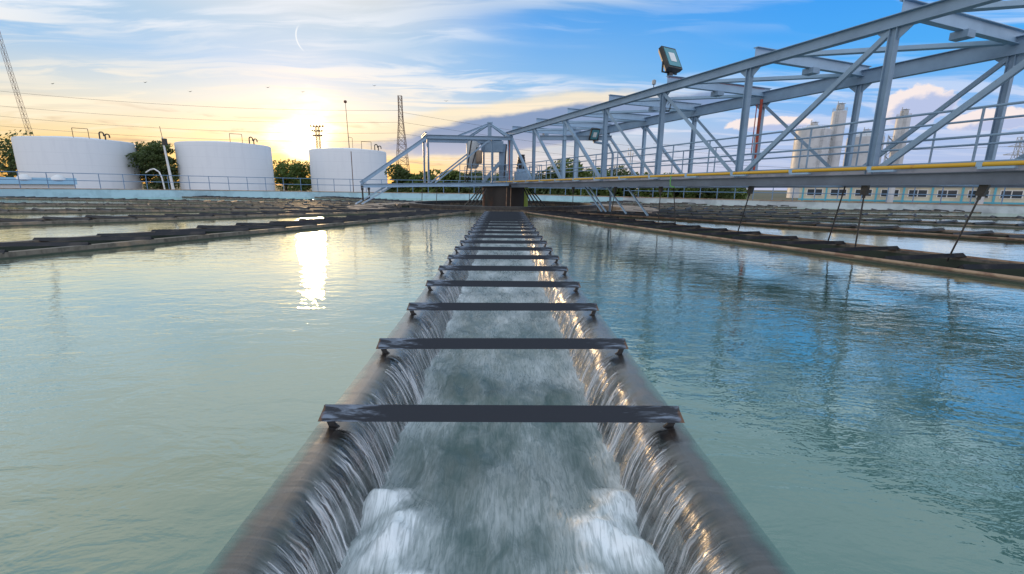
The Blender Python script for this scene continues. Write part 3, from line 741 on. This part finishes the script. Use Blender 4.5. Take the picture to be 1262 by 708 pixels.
# left arm
A0 = Vector((.3, 29.7, 1.6)); A1 = Vector((-8.35, 27.3, 1.45)); AD = (A1-A0).normalized(); AN = Vector((AD.y, -AD.x, 0)).normalized()
if AN.y < 0: AN = -AN
la = empty('steel_truss', (-.5, 30.5, 0), label='short grey blue truss arm with sloping end reaching left from the centre column', cat='truss')
def ap(name, mb, m): mb.v = [v-Vector((-.5, 30.5, 0)) for v in mb.v]; return mb.build(name, m, la)
def Q(t, w, z): return A0+(A1-A0)*t+AN*w+UP*z
for w in (0, 2.4):
    mb = MB(); mb.I(Q(0, w, -.05), Q(1, w, -.1), .16, .22); ap('bottom_chord', mb, 'steel_light')
    mb = MB(); mb.I(Q(-.02, w, 2.72), Q(.57, w, 2.72), .16, .22); ap('top_chord', mb, 'steel')
    mb = MB(); mb.I(Q(.56, w, 2.72), Q(1.0, w, .05), .14, .18); ap('sloping_end', mb, 'steel_light')
    for t_ in (.12, .56):
        mb = MB(); mb.I(Q(t_, w, 0), Q(t_, w, 2.62), .14, .12, AD); ap('arm_post', mb, 'steel')
    mb = MB(); mb.bar(Q(.52, w, .05), Q(.14, w, 2.6), .09, .09); ap('diagonal_brace', mb, 'steel')
mb = MB(); mb.I(Q(.57, -.05, 2.9), Q(.57, 2.45, 2.9), .12, .14); ap('cross_beam', mb, 'steel')
mb = MB(); mb.I(Q(.985, -.05, .1), Q(.985, 2.45, .1), .12, .14); ap('cross_beam', mb, 'steel')
for (t_, w) in ((.99, 0), (.95, 0.3)):
    mb = MB(); mb.tube(Q(t_, w, -.15), Q(t_, w, -.95), .05, 8); mb.bar(Q(t_, w, -.1), Q(t_, w, -.35), .12, .12); ap('drop_leg', mb, 'black')
for (t_) in (.8, .84):
    mb = MB(); mb.bar(Q(t_, .2, -.15), Q(t_+.2, .2, -1.15), .09, .09); ap('scraper_strut', mb, 'steel_light')
for (t_) in (.22, .27, .5, .6):
    mb = MB(); mb.tube(Q(t_, .4, -.15), Q(t_+.01, .4, -1.55), .02, 6); ap('hanger_rod', mb, 'black')

# A-frame mast on the column
af = empty('peak_frame', (-.6, 30.8, 1.7), label='small pointed steel frame standing above the left end of the bridge', cat='steel frame')
def fp(name, mb, m): mb.v = [v-Vector((-.6, 30.8, 1.7)) for v in mb.v]; return mb.build(name, m, af)
apx = Vector((-.95, 31, 5.35))
for (bx, by) in ((-3.0, 30.2), (-2.6, 32.0), (.4, 30.1), (.5, 32.2)):
    mb = MB(); mb.I(Vector((bx, by, 4.45)), apx, .13, .13); fp('raking_leg', mb, 'steel_light')
mb = MB(); mb.bar((-.95, 31, 4.4), (-.95, 31, 5.4), .24, .16, (0, 1, 0)); fp('king_post', mb, 'steel')
mb = MB(); mb.bar((-1.1, 31, 5.42), (-.75, 31, 5.42), .3, .05); fp('cap_plate', mb, 'steel_light')

# centre column
cc = empty('centre_column', (0.1, 31.5, -.5), label='dark round centre column with rusty left edge and yellow green panel under the bridge', cat='column')
mb = MB(); mb.lathe([(1.55, -.6), (1.55, 1.85), (1.75, 1.85), (1.75, 1.98)], n=40); mb.build('shaft', 'column', cc)
def cyl_patch(a0, a1, r, z0, z1):
    mb = MB()
    for i in range(9):
        dv = adir(a0+(a1-a0)*i/8); mb.v += [dv*r+Vector((0, 0, z0)), dv*r+Vector((0, 0, z1))]
    for i in range(8): mb.face([2*i, 2*i+2, 2*i+3, 2*i+1])
    return mb
cyl_patch(52, 76, 1.562, .3, 1.84).build('painted_panel', 'yg', cc); cyl_patch(-84, -62, 1.562, .3, 1.84).build('rusty_panel', 'rust', cc)
for sgn in (-1, 1):
    for j in range(4):
        mb = MB(); x0 = sgn*(1.15+.0*j); mb.tube((sgn*(1.2+.16*j), -1.7+.3*j, 1.75), (sgn*(1.85+.32*j), -2.2+.3*j, .45), .04, 6); mb.build('raking_strut', 'black', cc)
for xx in (.05, .32): mb = MB(); mb.tube((xx, -1.62, .3), (xx+.03, -1.62, 1.85), .03, 6); mb.build('riser_pipe', 'coping', cc)

# drive unit
du = empty('drive_unit', (-.2, 31, 1.65), label='cluster of grey mixing drive, motor and box housings on the column top', cat='machine')
mb = MB(); mb.lathe([(.28, .9), (.42, 1.1), (.42, 2.5), (.3, 2.65)], (-1.9, .6, 0), 24); mb.build('drum', 'grey', du)
mb = MB(); mb.lathe([(.16, 1.2), (.2, 1.25), (.2, 2.0), (.16, 2.05)], (-1.45, .2, 0), 16); mb.build('gearbox', 'conc_tan', du)
mb = MB(); mb.lathe([(.5, 0), (.5, .7), (.34, .72), (.34, .9)], (1.35, .4, 0), 24); mb.build('motor_base', 'steel_light', du)
mb = MB()
for i in range(6): mb.lathe([(.36-.03*i, 0), (.36-.03*i, .1)], (1.35, .4, .92+.15*i), 18); mb.lathe([(.24, 0), (.24, .05)], (1.35, .4, 1.02+.15*i), 18)
mb.build('motor', 'black', du)
mb = MB(); mb.box((1.35, .0, .35), (.8, .8, .5)); mb.build('control_box', 'steel_light', du)
mb = MB(); mb.box((.1, 1.2, 1.25), (.5, .5, 2.6)); mb.build('support_column', 'steel', du)
mb = MB(); mb.box((-.6, 1.0, 2.35), (1.5, .5, .7)); mb.build('duct', 'steel', du)
mb = MB()
for i in range(8): mb.box((-1.15+.14*i, .9, .1+.17*i), (.2, .8, .03))
mb.bar((-1.25, .5, .0), (-.1, .5, 1.3), .04, .2); mb.bar((-1.25, 1.3, .0), (-.1, 1.3, 1.3), .04, .2); mb.build('stairs', 'steel', du)
for yy_ in (-1.2, 2.6):
    mb = MB()
    for hz in (.35, .7, 1.1): mb.tube((-2.6, yy_, hz), (2.6, yy_, hz), .022, 6)
    for i in range(8): mb.tube((-2.6+.74*i, yy_, 0), (-2.6+.74*i, yy_, 1.1), .022, 6)
    mb.build('guardrail', 'steel', du)
for a_, b_ in (((-2.35, -.4, 0), (-1.9, -.4, 2.6)), ((-2.2, -.3, 0), (-1.55, -.3, 2.2)), ((.2, -.4, .3), (.35, -.4, 2.4))): mb = MB(); mb.tube(a_, b_, .045, 6); mb.build('pipe', 'black', du)

# floodlights and a small lamp
def floodlight(name, loc, rz, tilt, sc, label, post=0.0):
    root = empty(name, loc, rz, label=label, cat='floodlight', group='floodlights on the bridge')
    root.scale = (sc,)*3
    mb = MB(); mb.bar((0, -.02, 0), (0, -.02, .05), .1, .06, (0, 1, 0))
    for sx in (-1, 1): mb.bar((sx*.2, 0, .06), (sx*.2, 0, .24), .02, .03, (0, 1, 0))
    mb.bar((-.21, 0, .05), (.21, 0, .05), .03, .02)
    mb.build('bracket', 'black', root)
    rt = Matrix.Rotation(tilt, 4, 'X'); ctr = Vector((0, 0, .3))
    def rot(mb):
        mb.v = [rt @ v + ctr for v in mb.v]; return mb
    mb = MB(); mb.v = []
    fr_ = [(-.2, -.05), (.2, -.05), (.2, .03), (.12, .11), (-.12, .11), (-.2, .03)]
    mb.prism([(a_, b_) for a_, b_ in fr_], (0, 0, -.24), (0, 0, .24), (0, 1, 0)); rot(mb).build('housing', 'black', root)
    mb = MB(); mb.bar((0, -.056, -.2), (0, -.056, .2), .33, .01, (0, 1, 0)); rot(mb).build('glass', 'lampglass', root)
    mb = MB(); mb.bar((0, -.064, -.1), (0, -.064, .1), .16, .008, (0, 1, 0)); rot(mb).build('reflector', 'white', root)
    if post: mb = MB(); mb.tube((0, 0, 0), (0, 0, -post/sc), .03/sc, 8); mb.build('post', 'steel', root)
floodlight('floodlight', P(4, .17, TH+.57), R(30), R(-28), 1.75, 'square blue glass floodlight tilted upward on top of a bridge cross beam')
floodlight('floodlight', (4.35, 23.0, 3.55), R(20), R(25), 1.15, 'smaller floodlight hanging low behind the bridge truss', 0)
fp2 = empty('lamp_post', (4.35, 23.1, 0.0), label='short bent grey post carrying the small floodlight behind the truss', cat='post')
mb = MB(); mb.path([(1.0, .1, .2), (1.0, .1, 3.0), (.75, .05, 3.45), (.0, 0, 3.55)], .06, 8); mb.build('bent_post', 'steel', fp2)
mb = MB(); mb.I((-2.6, .4, 3.75), (.9, .1, 3.75), .16, .22); mb.build('arm_beam', 'steel', fp2)
lc = empty('sensor_lamp', P(3.84, 0, TH+.27), label='tiny round sensor lamp on a stub along the top of the bridge', cat='lamp')
mb = MB(); mb.tube((0, 0, 0), (0, 0, .16), .015, 6); mb.build('stub', 'black', lc); mb = MB(); mb.lathe([(.03, .1), (.07, .12), (.07, .24), (.04, .27)], n=12); mb.build('lamp_head', 'grey', lc)

# ------------------------------------------------------------------ wall railings
def railing(pts, name, m, label, h, nr, gap):
    root = empty(name, (pts[0].x, pts[0].y, pts[0].z), label=label, cat='railing'); off = Vector(pts[0])
    L_ = [0.0]
    for a_, b_ in zip(pts[:-1], pts[1:]): L_.append(L_[-1]+(b_-a_).length)
    for r_ in nr:
        mb = MB()
        for a_, b_ in zip(pts[:-1], pts[1:]): mb.tube(a_-off+UP*r_, b_-off+UP*r_, .035, 6)
        mb.build('rail', m, root)
    s_ = 0; n_ = 0
    post = None
    while s_ < L_[-1] and n_ < 99:
        i = max(0, min(len(pts)-2, sum(1 for q in L_ if q <= s_)-1)); u = (s_-L_[i])/max(1e-6, L_[i+1]-L_[i]); p = pts[i].lerp(pts[i+1], u)-off
        if post is None:
            mb = MB(); mb.tube((0, 0, -.02), (0, 0, h), .035, 6); post = mb.build('rail_post', m, root); o = post
        else:
            o = post.copy(); col.objects.link(o); o.parent = root
        o.location = p; s_ += gap; n_ += 1
    return root
def outp(p, w):
    v = Vector((p.x-C.x, p.y-C.y, 0)).normalized(); return Vector((p.x, p.y, p.z))+v*w
inL = [outp(p, .2) for p in WP[:split+1] if p.x < 12 and p.y > 5]
railing(inL, 'railing', 'railblue', 'blue two rail metal railing along the left basin wall before the white tanks', 1.4, (1.38, .72), 1.75)
inR = [outp(p, .2) for p in WP[split:] if p.y > 2]
railing(inR, 'railing', 'railblue', 'grey blue railing along the right basin wall before the cyan building', 1.15, (1.13, .6), 1.5)

# ------------------------------------------------------------------ storage tanks
def tank(loc, r_, h, label, gx, seed):
    root = empty('storage_tank', loc, label=label, cat='storage tank', group='white storage tanks beyond the left wall')
    mb = MB(); mb.lathe([(r_, 0), (r_, h-.35), (r_-.03, h-.1), (r_-.22, h)], n=96); mb.build('shell', 'tank', root)
    mb = MB(); mb.lathe([(r_-.22, h+.002), (r_*.5, h+.5), (.3, h+.8)], n=96); mb.build('roof', 'tank', root)
    tow = math.atan2(-loc[1], -loc[0])
    p0 = Vector((math.cos(tow+gx)*r_*.96, math.sin(tow+gx)*r_*.96, h)); tn = Vector((-math.sin(tow), math.cos(tow), 0))
    mb = MB(); mb.path([p0, p0+UP*1.9, p0+UP*1.9+tn*2.4, p0+tn*2.4], .06, 6); mb.build('roof_frame', 'rust', root)
    v0 = Vector((math.cos(tow+gx+.45)*r_*.93, math.sin(tow+gx+.45)*r_*.93, h))
    for q in (0, .9):
        mb = MB(); pts = [v0+tn*q+UP*0, v0+tn*q+UP*(1.2-.4*q)]+[v0+tn*(q+.35-.35*math.cos(t_))+UP*(1.2-.4*q+.35*math.sin(t_)) for t_ in (.6, 1.2, 1.9, 2.5, 3.1)]+[v0+tn*(q+.7)+UP*(.7-.3*q)]
        mb.path(pts, .13, 8); mb.build('vent_pipe', 'black', root)
    return root
GZ = -1.1
t1 = tank((-94, 106.4, GZ), 10, 11.45, 'leftmost and largest looking of the three white storage tanks', -.05, 1)
t2 = tank((-67.9, 116.6, GZ), 10, 11.75, 'middle one of the three white storage tanks, trees on both sides', .12, 2)
t3 = tank((-42.7, 130.6, GZ), 10, 11.65, 'right one of the three white storage tanks, thin mast on its roof, beside the sun', .35, 3)

# ------------------------------------------------------------------ masts
def lattice(name, base, h, w0, w1, label, m='lattice', panels=12, cat='lattice tower', rr=.12, lean=(0, 0), arms=()):
    root = empty(name, base, label=label, cat=cat); ln = Vector((lean[0], lean[1], 0))
    def c_(i, t_): w = (w0+(w1-w0)*min(1, t_*1.25))/2; sx, sy = ((-1, -1), (1, -1), (1, 1), (-1, 1))[i % 4]; return Vector((sx*w, sy*w, h*t_))+ln*t_
    for i in range(4):
        mb = MB(); mb.path([c_(i, q/8) for q in range(9)], rr, 5); mb.build('leg', m, root)
    mb = MB()
    for p_ in range(panels):
        t0, t1_ = p_/panels, (p_+1)/panels
        for i in range(4):
            mb.tube(c_(i, t0), c_(i+1, t1_), rr*.6, 4); mb.tube(c_(i+1, t0), c_(i, t1_), rr*.6, 4); mb.tube(c_(i, t1_), c_(i+1, t1_), rr*.6, 4)
    mb.build('bracing', m, root)
    for (t_, w) in arms:
        mb = MB(); cz = h*t_; mb.bar((-w, 0, cz), (w, 0, cz), .3, .3); mb.bar((-w, 0, cz), (0, 0, cz+1.2), .15, .15); mb.bar((w, 0, cz), (0, 0, cz+1.2), .15, .15); mb.build('crossarm', m, root)
    return root
lattice('lattice_tower', (-55.8, 260, GZ), 49.5, 8.0, 1.9, 'tall rusty brown lattice tower standing right of the white tanks', panels=14, rr=.13)
lattice('floodlight_tower', (-59.0, 152, GZ), 20.5, 1.3, 1.0, 'brown floodlight tower silhouetted against the sun glow behind the right tank', panels=14, rr=.08)
ft = bpy.data.objects['floodlight_tower']
for zz_, w in ((20.4, 1.9), (19.0, 1.5), (17.6, 1.3)):
    q = MB(); q.bar((-w, 0, zz_), (w, 0, zz_), .3, .12)
    for i in range(5): q.box((-w+w*.5*i, -.3, zz_+.25), (.5, .35, .45))
    q.build('lamp_row', 'lattice', ft)
an = empty('antenna_mast', (-41.2, 127, 10.5), label='thin pole with a round head standing on the right tank roof', cat='antenna')
mb = MB(); mb.tube((0, 0, -.5), (-.3, 0, 12.0), .11, 6, .06); mb.build('pole', 'rust', an); mb = MB(); mb.lathe([(.05, -.4), (.4, -.2), (.4, .2), (.05, .4)], (-.3, 0, 12.2), 10); mb.build('head', 'rust', an)
mb = MB(); mb.path([(-.1, 0, 3.4), (.9, 0, 3.2), (.9, 0, 0)], .05, 5); mb.build('side_arm', 'rust', an)
an2 = empty('pole', (-29.5, 100, GZ), label='slim dark pole in front of the right tank wall', cat='pole')
mb = MB(); mb.tube((0, 0, 0), (0, 0, 10.3), .09, 6); mb.build('shaft', 'rust', an2)
an2.location.x = -36.0; an2.location.y = 112
lattice('radio_mast', (-131, 136, GZ), 52, 1.0, .7, 'tall slender red brown radio mast leaning at the left edge of the sky', panels=30, rr=.035, lean=(-6, 0), cat='radio mast')
guy = MB(); guy.tube((-137.2, 136, 50.5), (-131.5, 120, GZ), .06, 4); o = guy.build('guy_wire', 'wire', bpy.data.objects['radio_mast']); o.data.transform(Matrix.Translation((131, -136, -GZ)))
# leaning lamp post between tanks
lp = empty('lamp_post', (-48.3, 69, GZ), label='tilted white lamp post between the left and middle tanks', cat='lamp post')
mb = MB(); mb.tube((0, 0, 0), (-.6, 0, 8.9), .22, 8, .1); mb.build('pole', 'white', lp); mb = MB(); mb.tube((-.6, 0, 8.9), (-.75, 0, 10.4), .04, 5); mb.build('tip_rod', 'lattice', lp)
mb = MB(); mb.box((-.35, 0, 8.3), (.5, .4, .9)); mb.build('lamp_box', 'black', lp)
gn_ = empty('gooseneck_pipe', (-43.3, 60, GZ), label='white bent gooseneck pipe standing by the tilted lamp post', cat='pipe')
mb = MB(); mb.path([(0.3, 0, 0), (0, 0, 3.2), (-.25, 0, 3.9), (-.8, 0, 4.25), (-1.3, 0, 4.15), (-1.9, 0, 3.8)], .085, 8); mb.build('bent_pipe', 'white', gn_)
# distant thin masts on the right
lattice('pylon', (177, 160, GZ), 21, 5, 1.4, 'grey power pylon at the right edge behind the railing', m='grey', panels=8, rr=.1, arms=((.72, 5), (.85, 4)))
an3 = empty('radio_mast', (37.6, 140, GZ), label='thin grey mast with small antennas behind the middle of the bridge', cat='radio mast')
mb = MB(); mb.tube((0, 0, 0), (0, 0, 15.6), .12, 6); mb.build('pole', 'grey', an3)
mb = MB()
for zz_ in (12.0, 13.2): 
    for sx in (-1, 0, 1): mb.bar((sx*.7, 0, zz_), (sx*.7, 0, zz_+.9), .22, .22, (0, 1, 0))
    mb.bar((-.8, 0, zz_+.3), (.8, 0, zz_+.3), .08, .08)
mb.build('antenna_panels', 'grey', an3)
# power lines
def wire(name, a_, b_, sag, label, r_=.07, grp=None):
    a_, b_ = Vector(a_), Vector(b_); pts = [a_.lerp(b_, i/24)+Vector((0, 0, -sag*4*(i/24)*(1-i/24))) for i in range(25)]; off = pts[0]
    mb = MB(); mb.path([p-off for p in pts], r_, 5); tag(mb.build(name, 'wire', loc=off), label, 'power line', grp)
G = 'power lines across the sky'
lb = ['topmost faint power line across the left sky', 'second faint power line across the left sky, below the topmost', 'third faint power line across the left sky', 'lowest faint power line just above the tanks at left']
for i, (zl, zr) in enumerate(((45.5, 42), (38, 36), (33, 30.5), (28, 26.5))):
    wire('power_line', (-300, 250, zl+5), (-57+i*.3, 260, zr-1), 4, lb[i], .06, G)
lb = ['upper power line sloping down from the lattice tower to the right', 'middle power line sloping down right of the lattice tower', 'lower power line sloping down right of the lattice tower']
for i, (zl, zr) in enumerate(((40, 24), (35, 20), (29, 16))):
    wire('power_line', (-54.5, 260, zl), (180, 330, zr), 3, lb[i], .06, G)
lb = ['upper thin power line at the far right behind the bridge', 'lower thin power line at the far right behind the bridge']
for i, (zl, zr) in enumerate(((19, 22), (13, 15))): wire('power_line', (60, 190, zl), (177, 160, zr-5), 2, lb[i], .05, G)

# ------------------------------------------------------------------ silos
def silo(loc, r_, h, head, label, ladder=0.0):
    root = empty('silo', loc, label=label, cat='silo', group='white silos behind the bridge')
    mb = MB(); prof_ = [(r_, 0), (r_, h), (r_*.92, h+.25), (r_*.3, h+r_*.3)] if head < 2 else [(r_, 0), (r_, h), (r_*.85, h+.3)]
    mb.lathe(prof_, n=48); mb.build('shell', 'foil', root)
    mb = MB(); n = 20
    for i in range(n):
        a_ = 2*math.pi*i/n; b_ = 2*math.pi*(i+1)/n; p0 = Vector((math.cos(a_)*r_*.97, math.sin(a_)*r_*.97, h)); p1 = Vector((math.cos(b_)*r_*.97, math.sin(b_)*r_*.97, h))
        mb.tube(p0, p0+UP*1.1, .035, 4); mb.tube(p0+UP*1.1, p1+UP*1.1, .035, 4); mb.tube(p0+UP*.55, p1+UP*.55, .03, 4)
    mb.build('top_railing', 'grey', root)
    tow = math.atan2(-loc[1], -loc[0])+ladder; dv = Vector((math.cos(tow), math.sin(tow), 0)); tn = Vector((-dv.y, dv.x, 0))
    mb = MB(); b0 = dv*(r_+.35)
    for s_ in (-.35, .35): mb.tube(b0+tn*s_, b0+tn*s_+UP*(h+1), .05, 5)
    for i in range(int(h/.45)): mb.tube(b0-tn*.35+UP*(i*.45), b0+tn*.35+UP*(i*.45), .035, 4)
    for i in range(int(h/1.6)):
        mb.path([b0+tn*.4*math.cos(t_)+dv*.7*math.sin(t_)+UP*(1.5+i*1.6) for t_ in np.linspace(0, math.pi, 7)], .04, 4)
    mb.build('ladder', 'grey', root)
    if head:
        mb = MB(); mb.box((0, 0, h+1.4), (1.5, 1.5, 1.6)); mb.tube((-.9, 0, h+.2), (-.9, 0, h+3.2), .12, 6); mb.tube((.5, .4, h+.2), (.7, .4, h+3.0), .08, 6); mb.box((.2, 0, h+2.5), (2.0, 1.2, .12)); mb.build('head_house', 'grey', root)
    return root
silo((98.0, 150, GZ), 4.9, 21.0, 1, 'big white silo at the left of the silo group with head house', .5)
silo((107.0, 152, GZ), 2.0, 27.0, 2, 'narrow tall white silo right of the left big silo', -.2)
silo((118.3, 154, GZ), 5.0, 19.5, 1, 'big white silo at the right of the silo group behind a bridge post', .5)
silo((128.0, 152, GZ), 1.9, 25.5, 2, 'narrow tall white silo rightmost of the silo group', .2)
for o_, lb_, sx in (((102.5, 149, GZ), 'narrow stair tower between the left silos', 1.0), ((123.5, 151, GZ), 'narrow stair tower between the right silos', 1.0)):
    root = empty('stair_tower', o_, label=lb_, cat='stair tower', group='stair towers of the silos')
    mb = MB()
    for (a_, b_) in ((-1, -1), (1, -1), (1, 1), (-1, 1)): mb.bar((a_, b_, 0), (a_, b_, 20), .14, .14, (0, 1, 0))
    mb.build('frame', 'grey', root)
    mb = MB()
    for i in range(13):
        s_ = 1 if i % 2 else -1; mb.bar((-s_*.9, -.9, i*1.5), (s_*.9, -.9, i*1.5+1.5), .5, .07); mb.bar((-1, -1, i*1.5+1.5), (1, -1, i*1.5+1.5), .12, .1)
    mb.build('flights', 'grey', root)
rb = empty('warning_beacon', (150, 155, GZ), label='tiny red ball beacon on a pole low in the sky at the right', cat='beacon')
mb = MB(); mb.tube((0, 0, 0), (0, 0, 9.3), .15, 6); mb.build('pole', 'grey', rb)
M['pink'] = mat('faded_red', (.7, .22, .18), .5); mb = MB(); mb.lathe([(.1, 8.4), (1.2, 8.7), (1.5, 9.2), (1.2, 9.8), (.1, 10.1)], n=16); mb.build('ball', 'pink', rb)

# ------------------------------------------------------------------ right building and left shed
bd = empty('factory_building', (62, 56, GZ), R(-38), label='low cream factory building with cyan steel frame and dark windows at the far right', cat='building')
mb = MB(); mb.bar((-22, 3, 1.55), (26, 3, 1.55), 6, 3.1); mb.build('wall', 'cream', bd)
mb = MB(); mb.bar((-22.3, 3, 3.2), (26.3, 3, 3.2), 6.6, .18); mb.build('roof_slab', 'white', bd)
mb = MB()
for i in range(17): mb.bar((-21.5+2.9*i, -.03, 0), (-21.5+2.9*i, -.03, 3.1), .22, .14, (0, 1, 0))
mb.bar((-22, -.08, 1.15), (26, -.08, 1.15), .12, .22); mb.bar((-22, -.08, .35), (26, -.08, .35), .1, .5); mb.build('cyan_frame', 'railcyan', bd)
for i in range(16):
    w_ = MB(); cx = -20.05+2.9*i; w_.bar((cx-1.0, -.02, 2.2), (cx+1.0, -.02, 2.2), .06, 1.0); wo = w_.build('window', 'white', bd)
    w_ = MB(); w_.bar((cx-.9, -.06, 2.2), (cx-.05, -.06, 2.2), .02, .86); w_.bar((cx+.05, -.06, 2.2), (cx+.9, -.06, 2.2), .02, .86); w_.build('pane', 'dkglass', wo)
for i in (3, 6, 12):
    mb = MB(); mb.lathe([(.4, 0), (.4, 3.0)], (-20.0+2.9*i, -1.2, 0), 16); mb.build('standing_pipe', 'foil', bd)
sh = empty('service_shed', (-66.5, 66, GZ), R(42), label='low white shed with a blue striped roof at the left edge below the trees', cat='shed')
mb = MB(); mb.bar((-5, 0, 1.1), (5, 0, 1.1), 4, 2.2); mb.build('wall', 'white', sh); mb = MB(); mb.prism([(-2.4, 0), (2.4, 0), (0, .9)], (-5.3, 0, 2.2), (5.3, 0, 2.2)); mb.build('roof', 'tanroof', sh)
for q in (-3.4, 0, 3.4): mb = MB(); mb.lathe([(.8, 0), (.75, .4), (.4, .75), (.05, .85)], (q, -.5, 2.7), 14); mb.build('roof_dome', 'white', sh)

# ------------------------------------------------------------------ trees
def crown_mesh(seed, w, h, nl, ls, lumps=9, flat=False):
    rn = random.Random(seed); lum = []
    for i in range(lumps):
        a_ = rn.uniform(0, 6.28); r_ = rn.uniform(.15, .95)*w*.36; zz_ = rn.uniform(.12, .9)*h
        lum.append((Vector((math.cos(a_)*r_, math.sin(a_)*r_, zz_)), rn.uniform(.16, .3)*w, (.35 if flat else .75)))
    V_, F_ = [], []
    for i in range(nl):
        c, rr_, sq = lum[rn.randrange(len(lum))]
        v = Vector((rn.gauss(0, 1), rn.gauss(0, 1), rn.gauss(0, 1))).normalized()*rr_*rn.uniform(.55, 1.08)**.7; v.z *= sq
        p = c+v
        if noise.noise(p*.9) < -.22: continue
        nn = Vector((rn.gauss(0, 1), rn.gauss(0, 1), rn.gauss(0, 1)+.6)).normalized(); tt = nn.orthogonal().normalized(); bb = nn.cross(tt); s_ = ls*rn.uniform(.6, 1.3)
        b = len(V_); V_ += [p-tt*s_, p-bb*s_*.5, p+tt*s_, p+bb*s_*.5]; F_.append([b, b+1, b+2, b+3])
    me = bpy.data.meshes.new('crown'); me.from_pydata([tuple(v) for v in V_], [], F_); return me, lum
def tree(loc, w, h, seed, label, grp, m='leaf', nl=1800, ls=.33, kind='tree', flat=False, lumps=9):
    nl = int(nl*2.6); lumps = int(lumps*1.8); ls *= .95
    root = empty(kind, loc, label=label, cat=('tree' if 'tree' in kind else 'bush'), group=grp)
    me, lum = crown_mesh(seed, w, h, nl, ls, lumps, flat); me.materials.append(M[m]); o = bpy.data.objects.new('crown', me); col.objects.link(o); o.parent = root
    mb = MB(); th = h*.45; mb.tube((0, 0, -.2), (0, 0, th), w*.035, 8, w*.02); 
    for c, r_, q in lum[:6]: mb.tube((0, 0, th*.8), c, w*.016, 5, w*.006)
    mb.build('trunk', 'bark', root); return root
G1 = 'trees behind the tanks'
tree((-122, 118, GZ), 20, 13.5, 1, 'green tree at the far left edge behind the shed', G1, ls=.45)
tree((-86.0, 114, GZ), 11, 12.6, 2, 'tall dark tree just right of the left tank', G1, nl=3200, flat=True, lumps=14)
tree((-79.5, 110, GZ), 10, 12.6, 3, 'tall flat topped dark tree left of the middle tank', G1, nl=3200, flat=True, lumps=14)
tree((-93, 128, GZ), 14, 9.5, 31, 'lower bushy tree behind the gap between left and middle tank', G1)
tree((-64, 138, GZ), 12.0, 8.8, 4, 'low bushy tree just right of the middle tank', G1, 'leaf2', nl=2400)
tree((-57.5, 134, GZ), 10.0, 8.2, 5, 'low bushy tree just left of the right tank', G1, 'leaf2', nl=2400)
G2 = 'bushes beyond the back wall'
rb_ = random.Random(11)
spots = [(-20.5, 5.0, 7), (-16, 4.6, 8), (-11, 4.8, 8), (-6, 4.0, 8), (-1, 3.8, 8), (4, 4.2, 8), (9, 5.4, 8), (14.5, 6.6, 9), (19, 6.0, 9), (24, 5.6, 8), (29, 4.4, 8), (34, 3.0, 8), (40, 2.6, 8), (46, 2.5, 8)]
ordn = ['first', 'second', 'third', 'fourth', 'fifth', 'sixth', 'seventh', 'eighth', 'ninth', 'tenth', 'eleventh', 'twelfth', 'thirteenth', 'fourteenth', 'fifteenth', 'sixteenth']
for i, (xx, hh, ww) in enumerate(spots):
    tree((xx, 92+rb_.uniform(-3, 3), GZ), ww, hh+.6, 40+i, 'bush of the back hedge row, %s from the right tank going right' % ordn[i], G2, 'leaf2' if i % 3 else 'leaf', 2800, .33, 'hedge_bush', lumps=9)

# ------------------------------------------------------------------ birds
bpos = [(25, 104), (94, 118), (202, 116), (252, 124), (344, 120), (385, 124), (473, 118), (1003, 80), (557, 133)]
birds = [(-82.6, 80, 18.5), (-73, 80, 16.9), (-58.2, 80, 17.3), (-51.2, 80, 16.0), (-38.6, 80, 16.8), (-33, 80, 16.2), (-21.3, 80, 17.3), (-9.6, 80, 15.1)]
bl = ['bird leftmost in the sky above the left tank', 'bird above the right end of the left tank', 'bird high above the gap left of the middle tank', 'bird above the middle tank', 'bird just left of the sun glow', 'bird just right of the sun glow', 'bird left of the lattice tower top', 'bird right of the lattice tower before the grey cloud']
for p, l_ in zip(birds, bl):
    mb = MB(); mb.v = [Vector(q) for q in ((0, -.18, 0), (.05, 0, .04), (0, .2, 0), (-.05, 0, .04), (.42, .04, .14), (-.42, .04, .14), (0, 0, -.05))]
    for q in ([0, 1, 3], [1, 2, 3], [0, 6, 1], [1, 6, 2], [2, 6, 3], [3, 6, 0], [1, 4, 2], [3, 5, 2]): mb.face(q)
    tag(mb.build('bird', 'black', loc=p), l_, 'bird', 'birds in the sky')
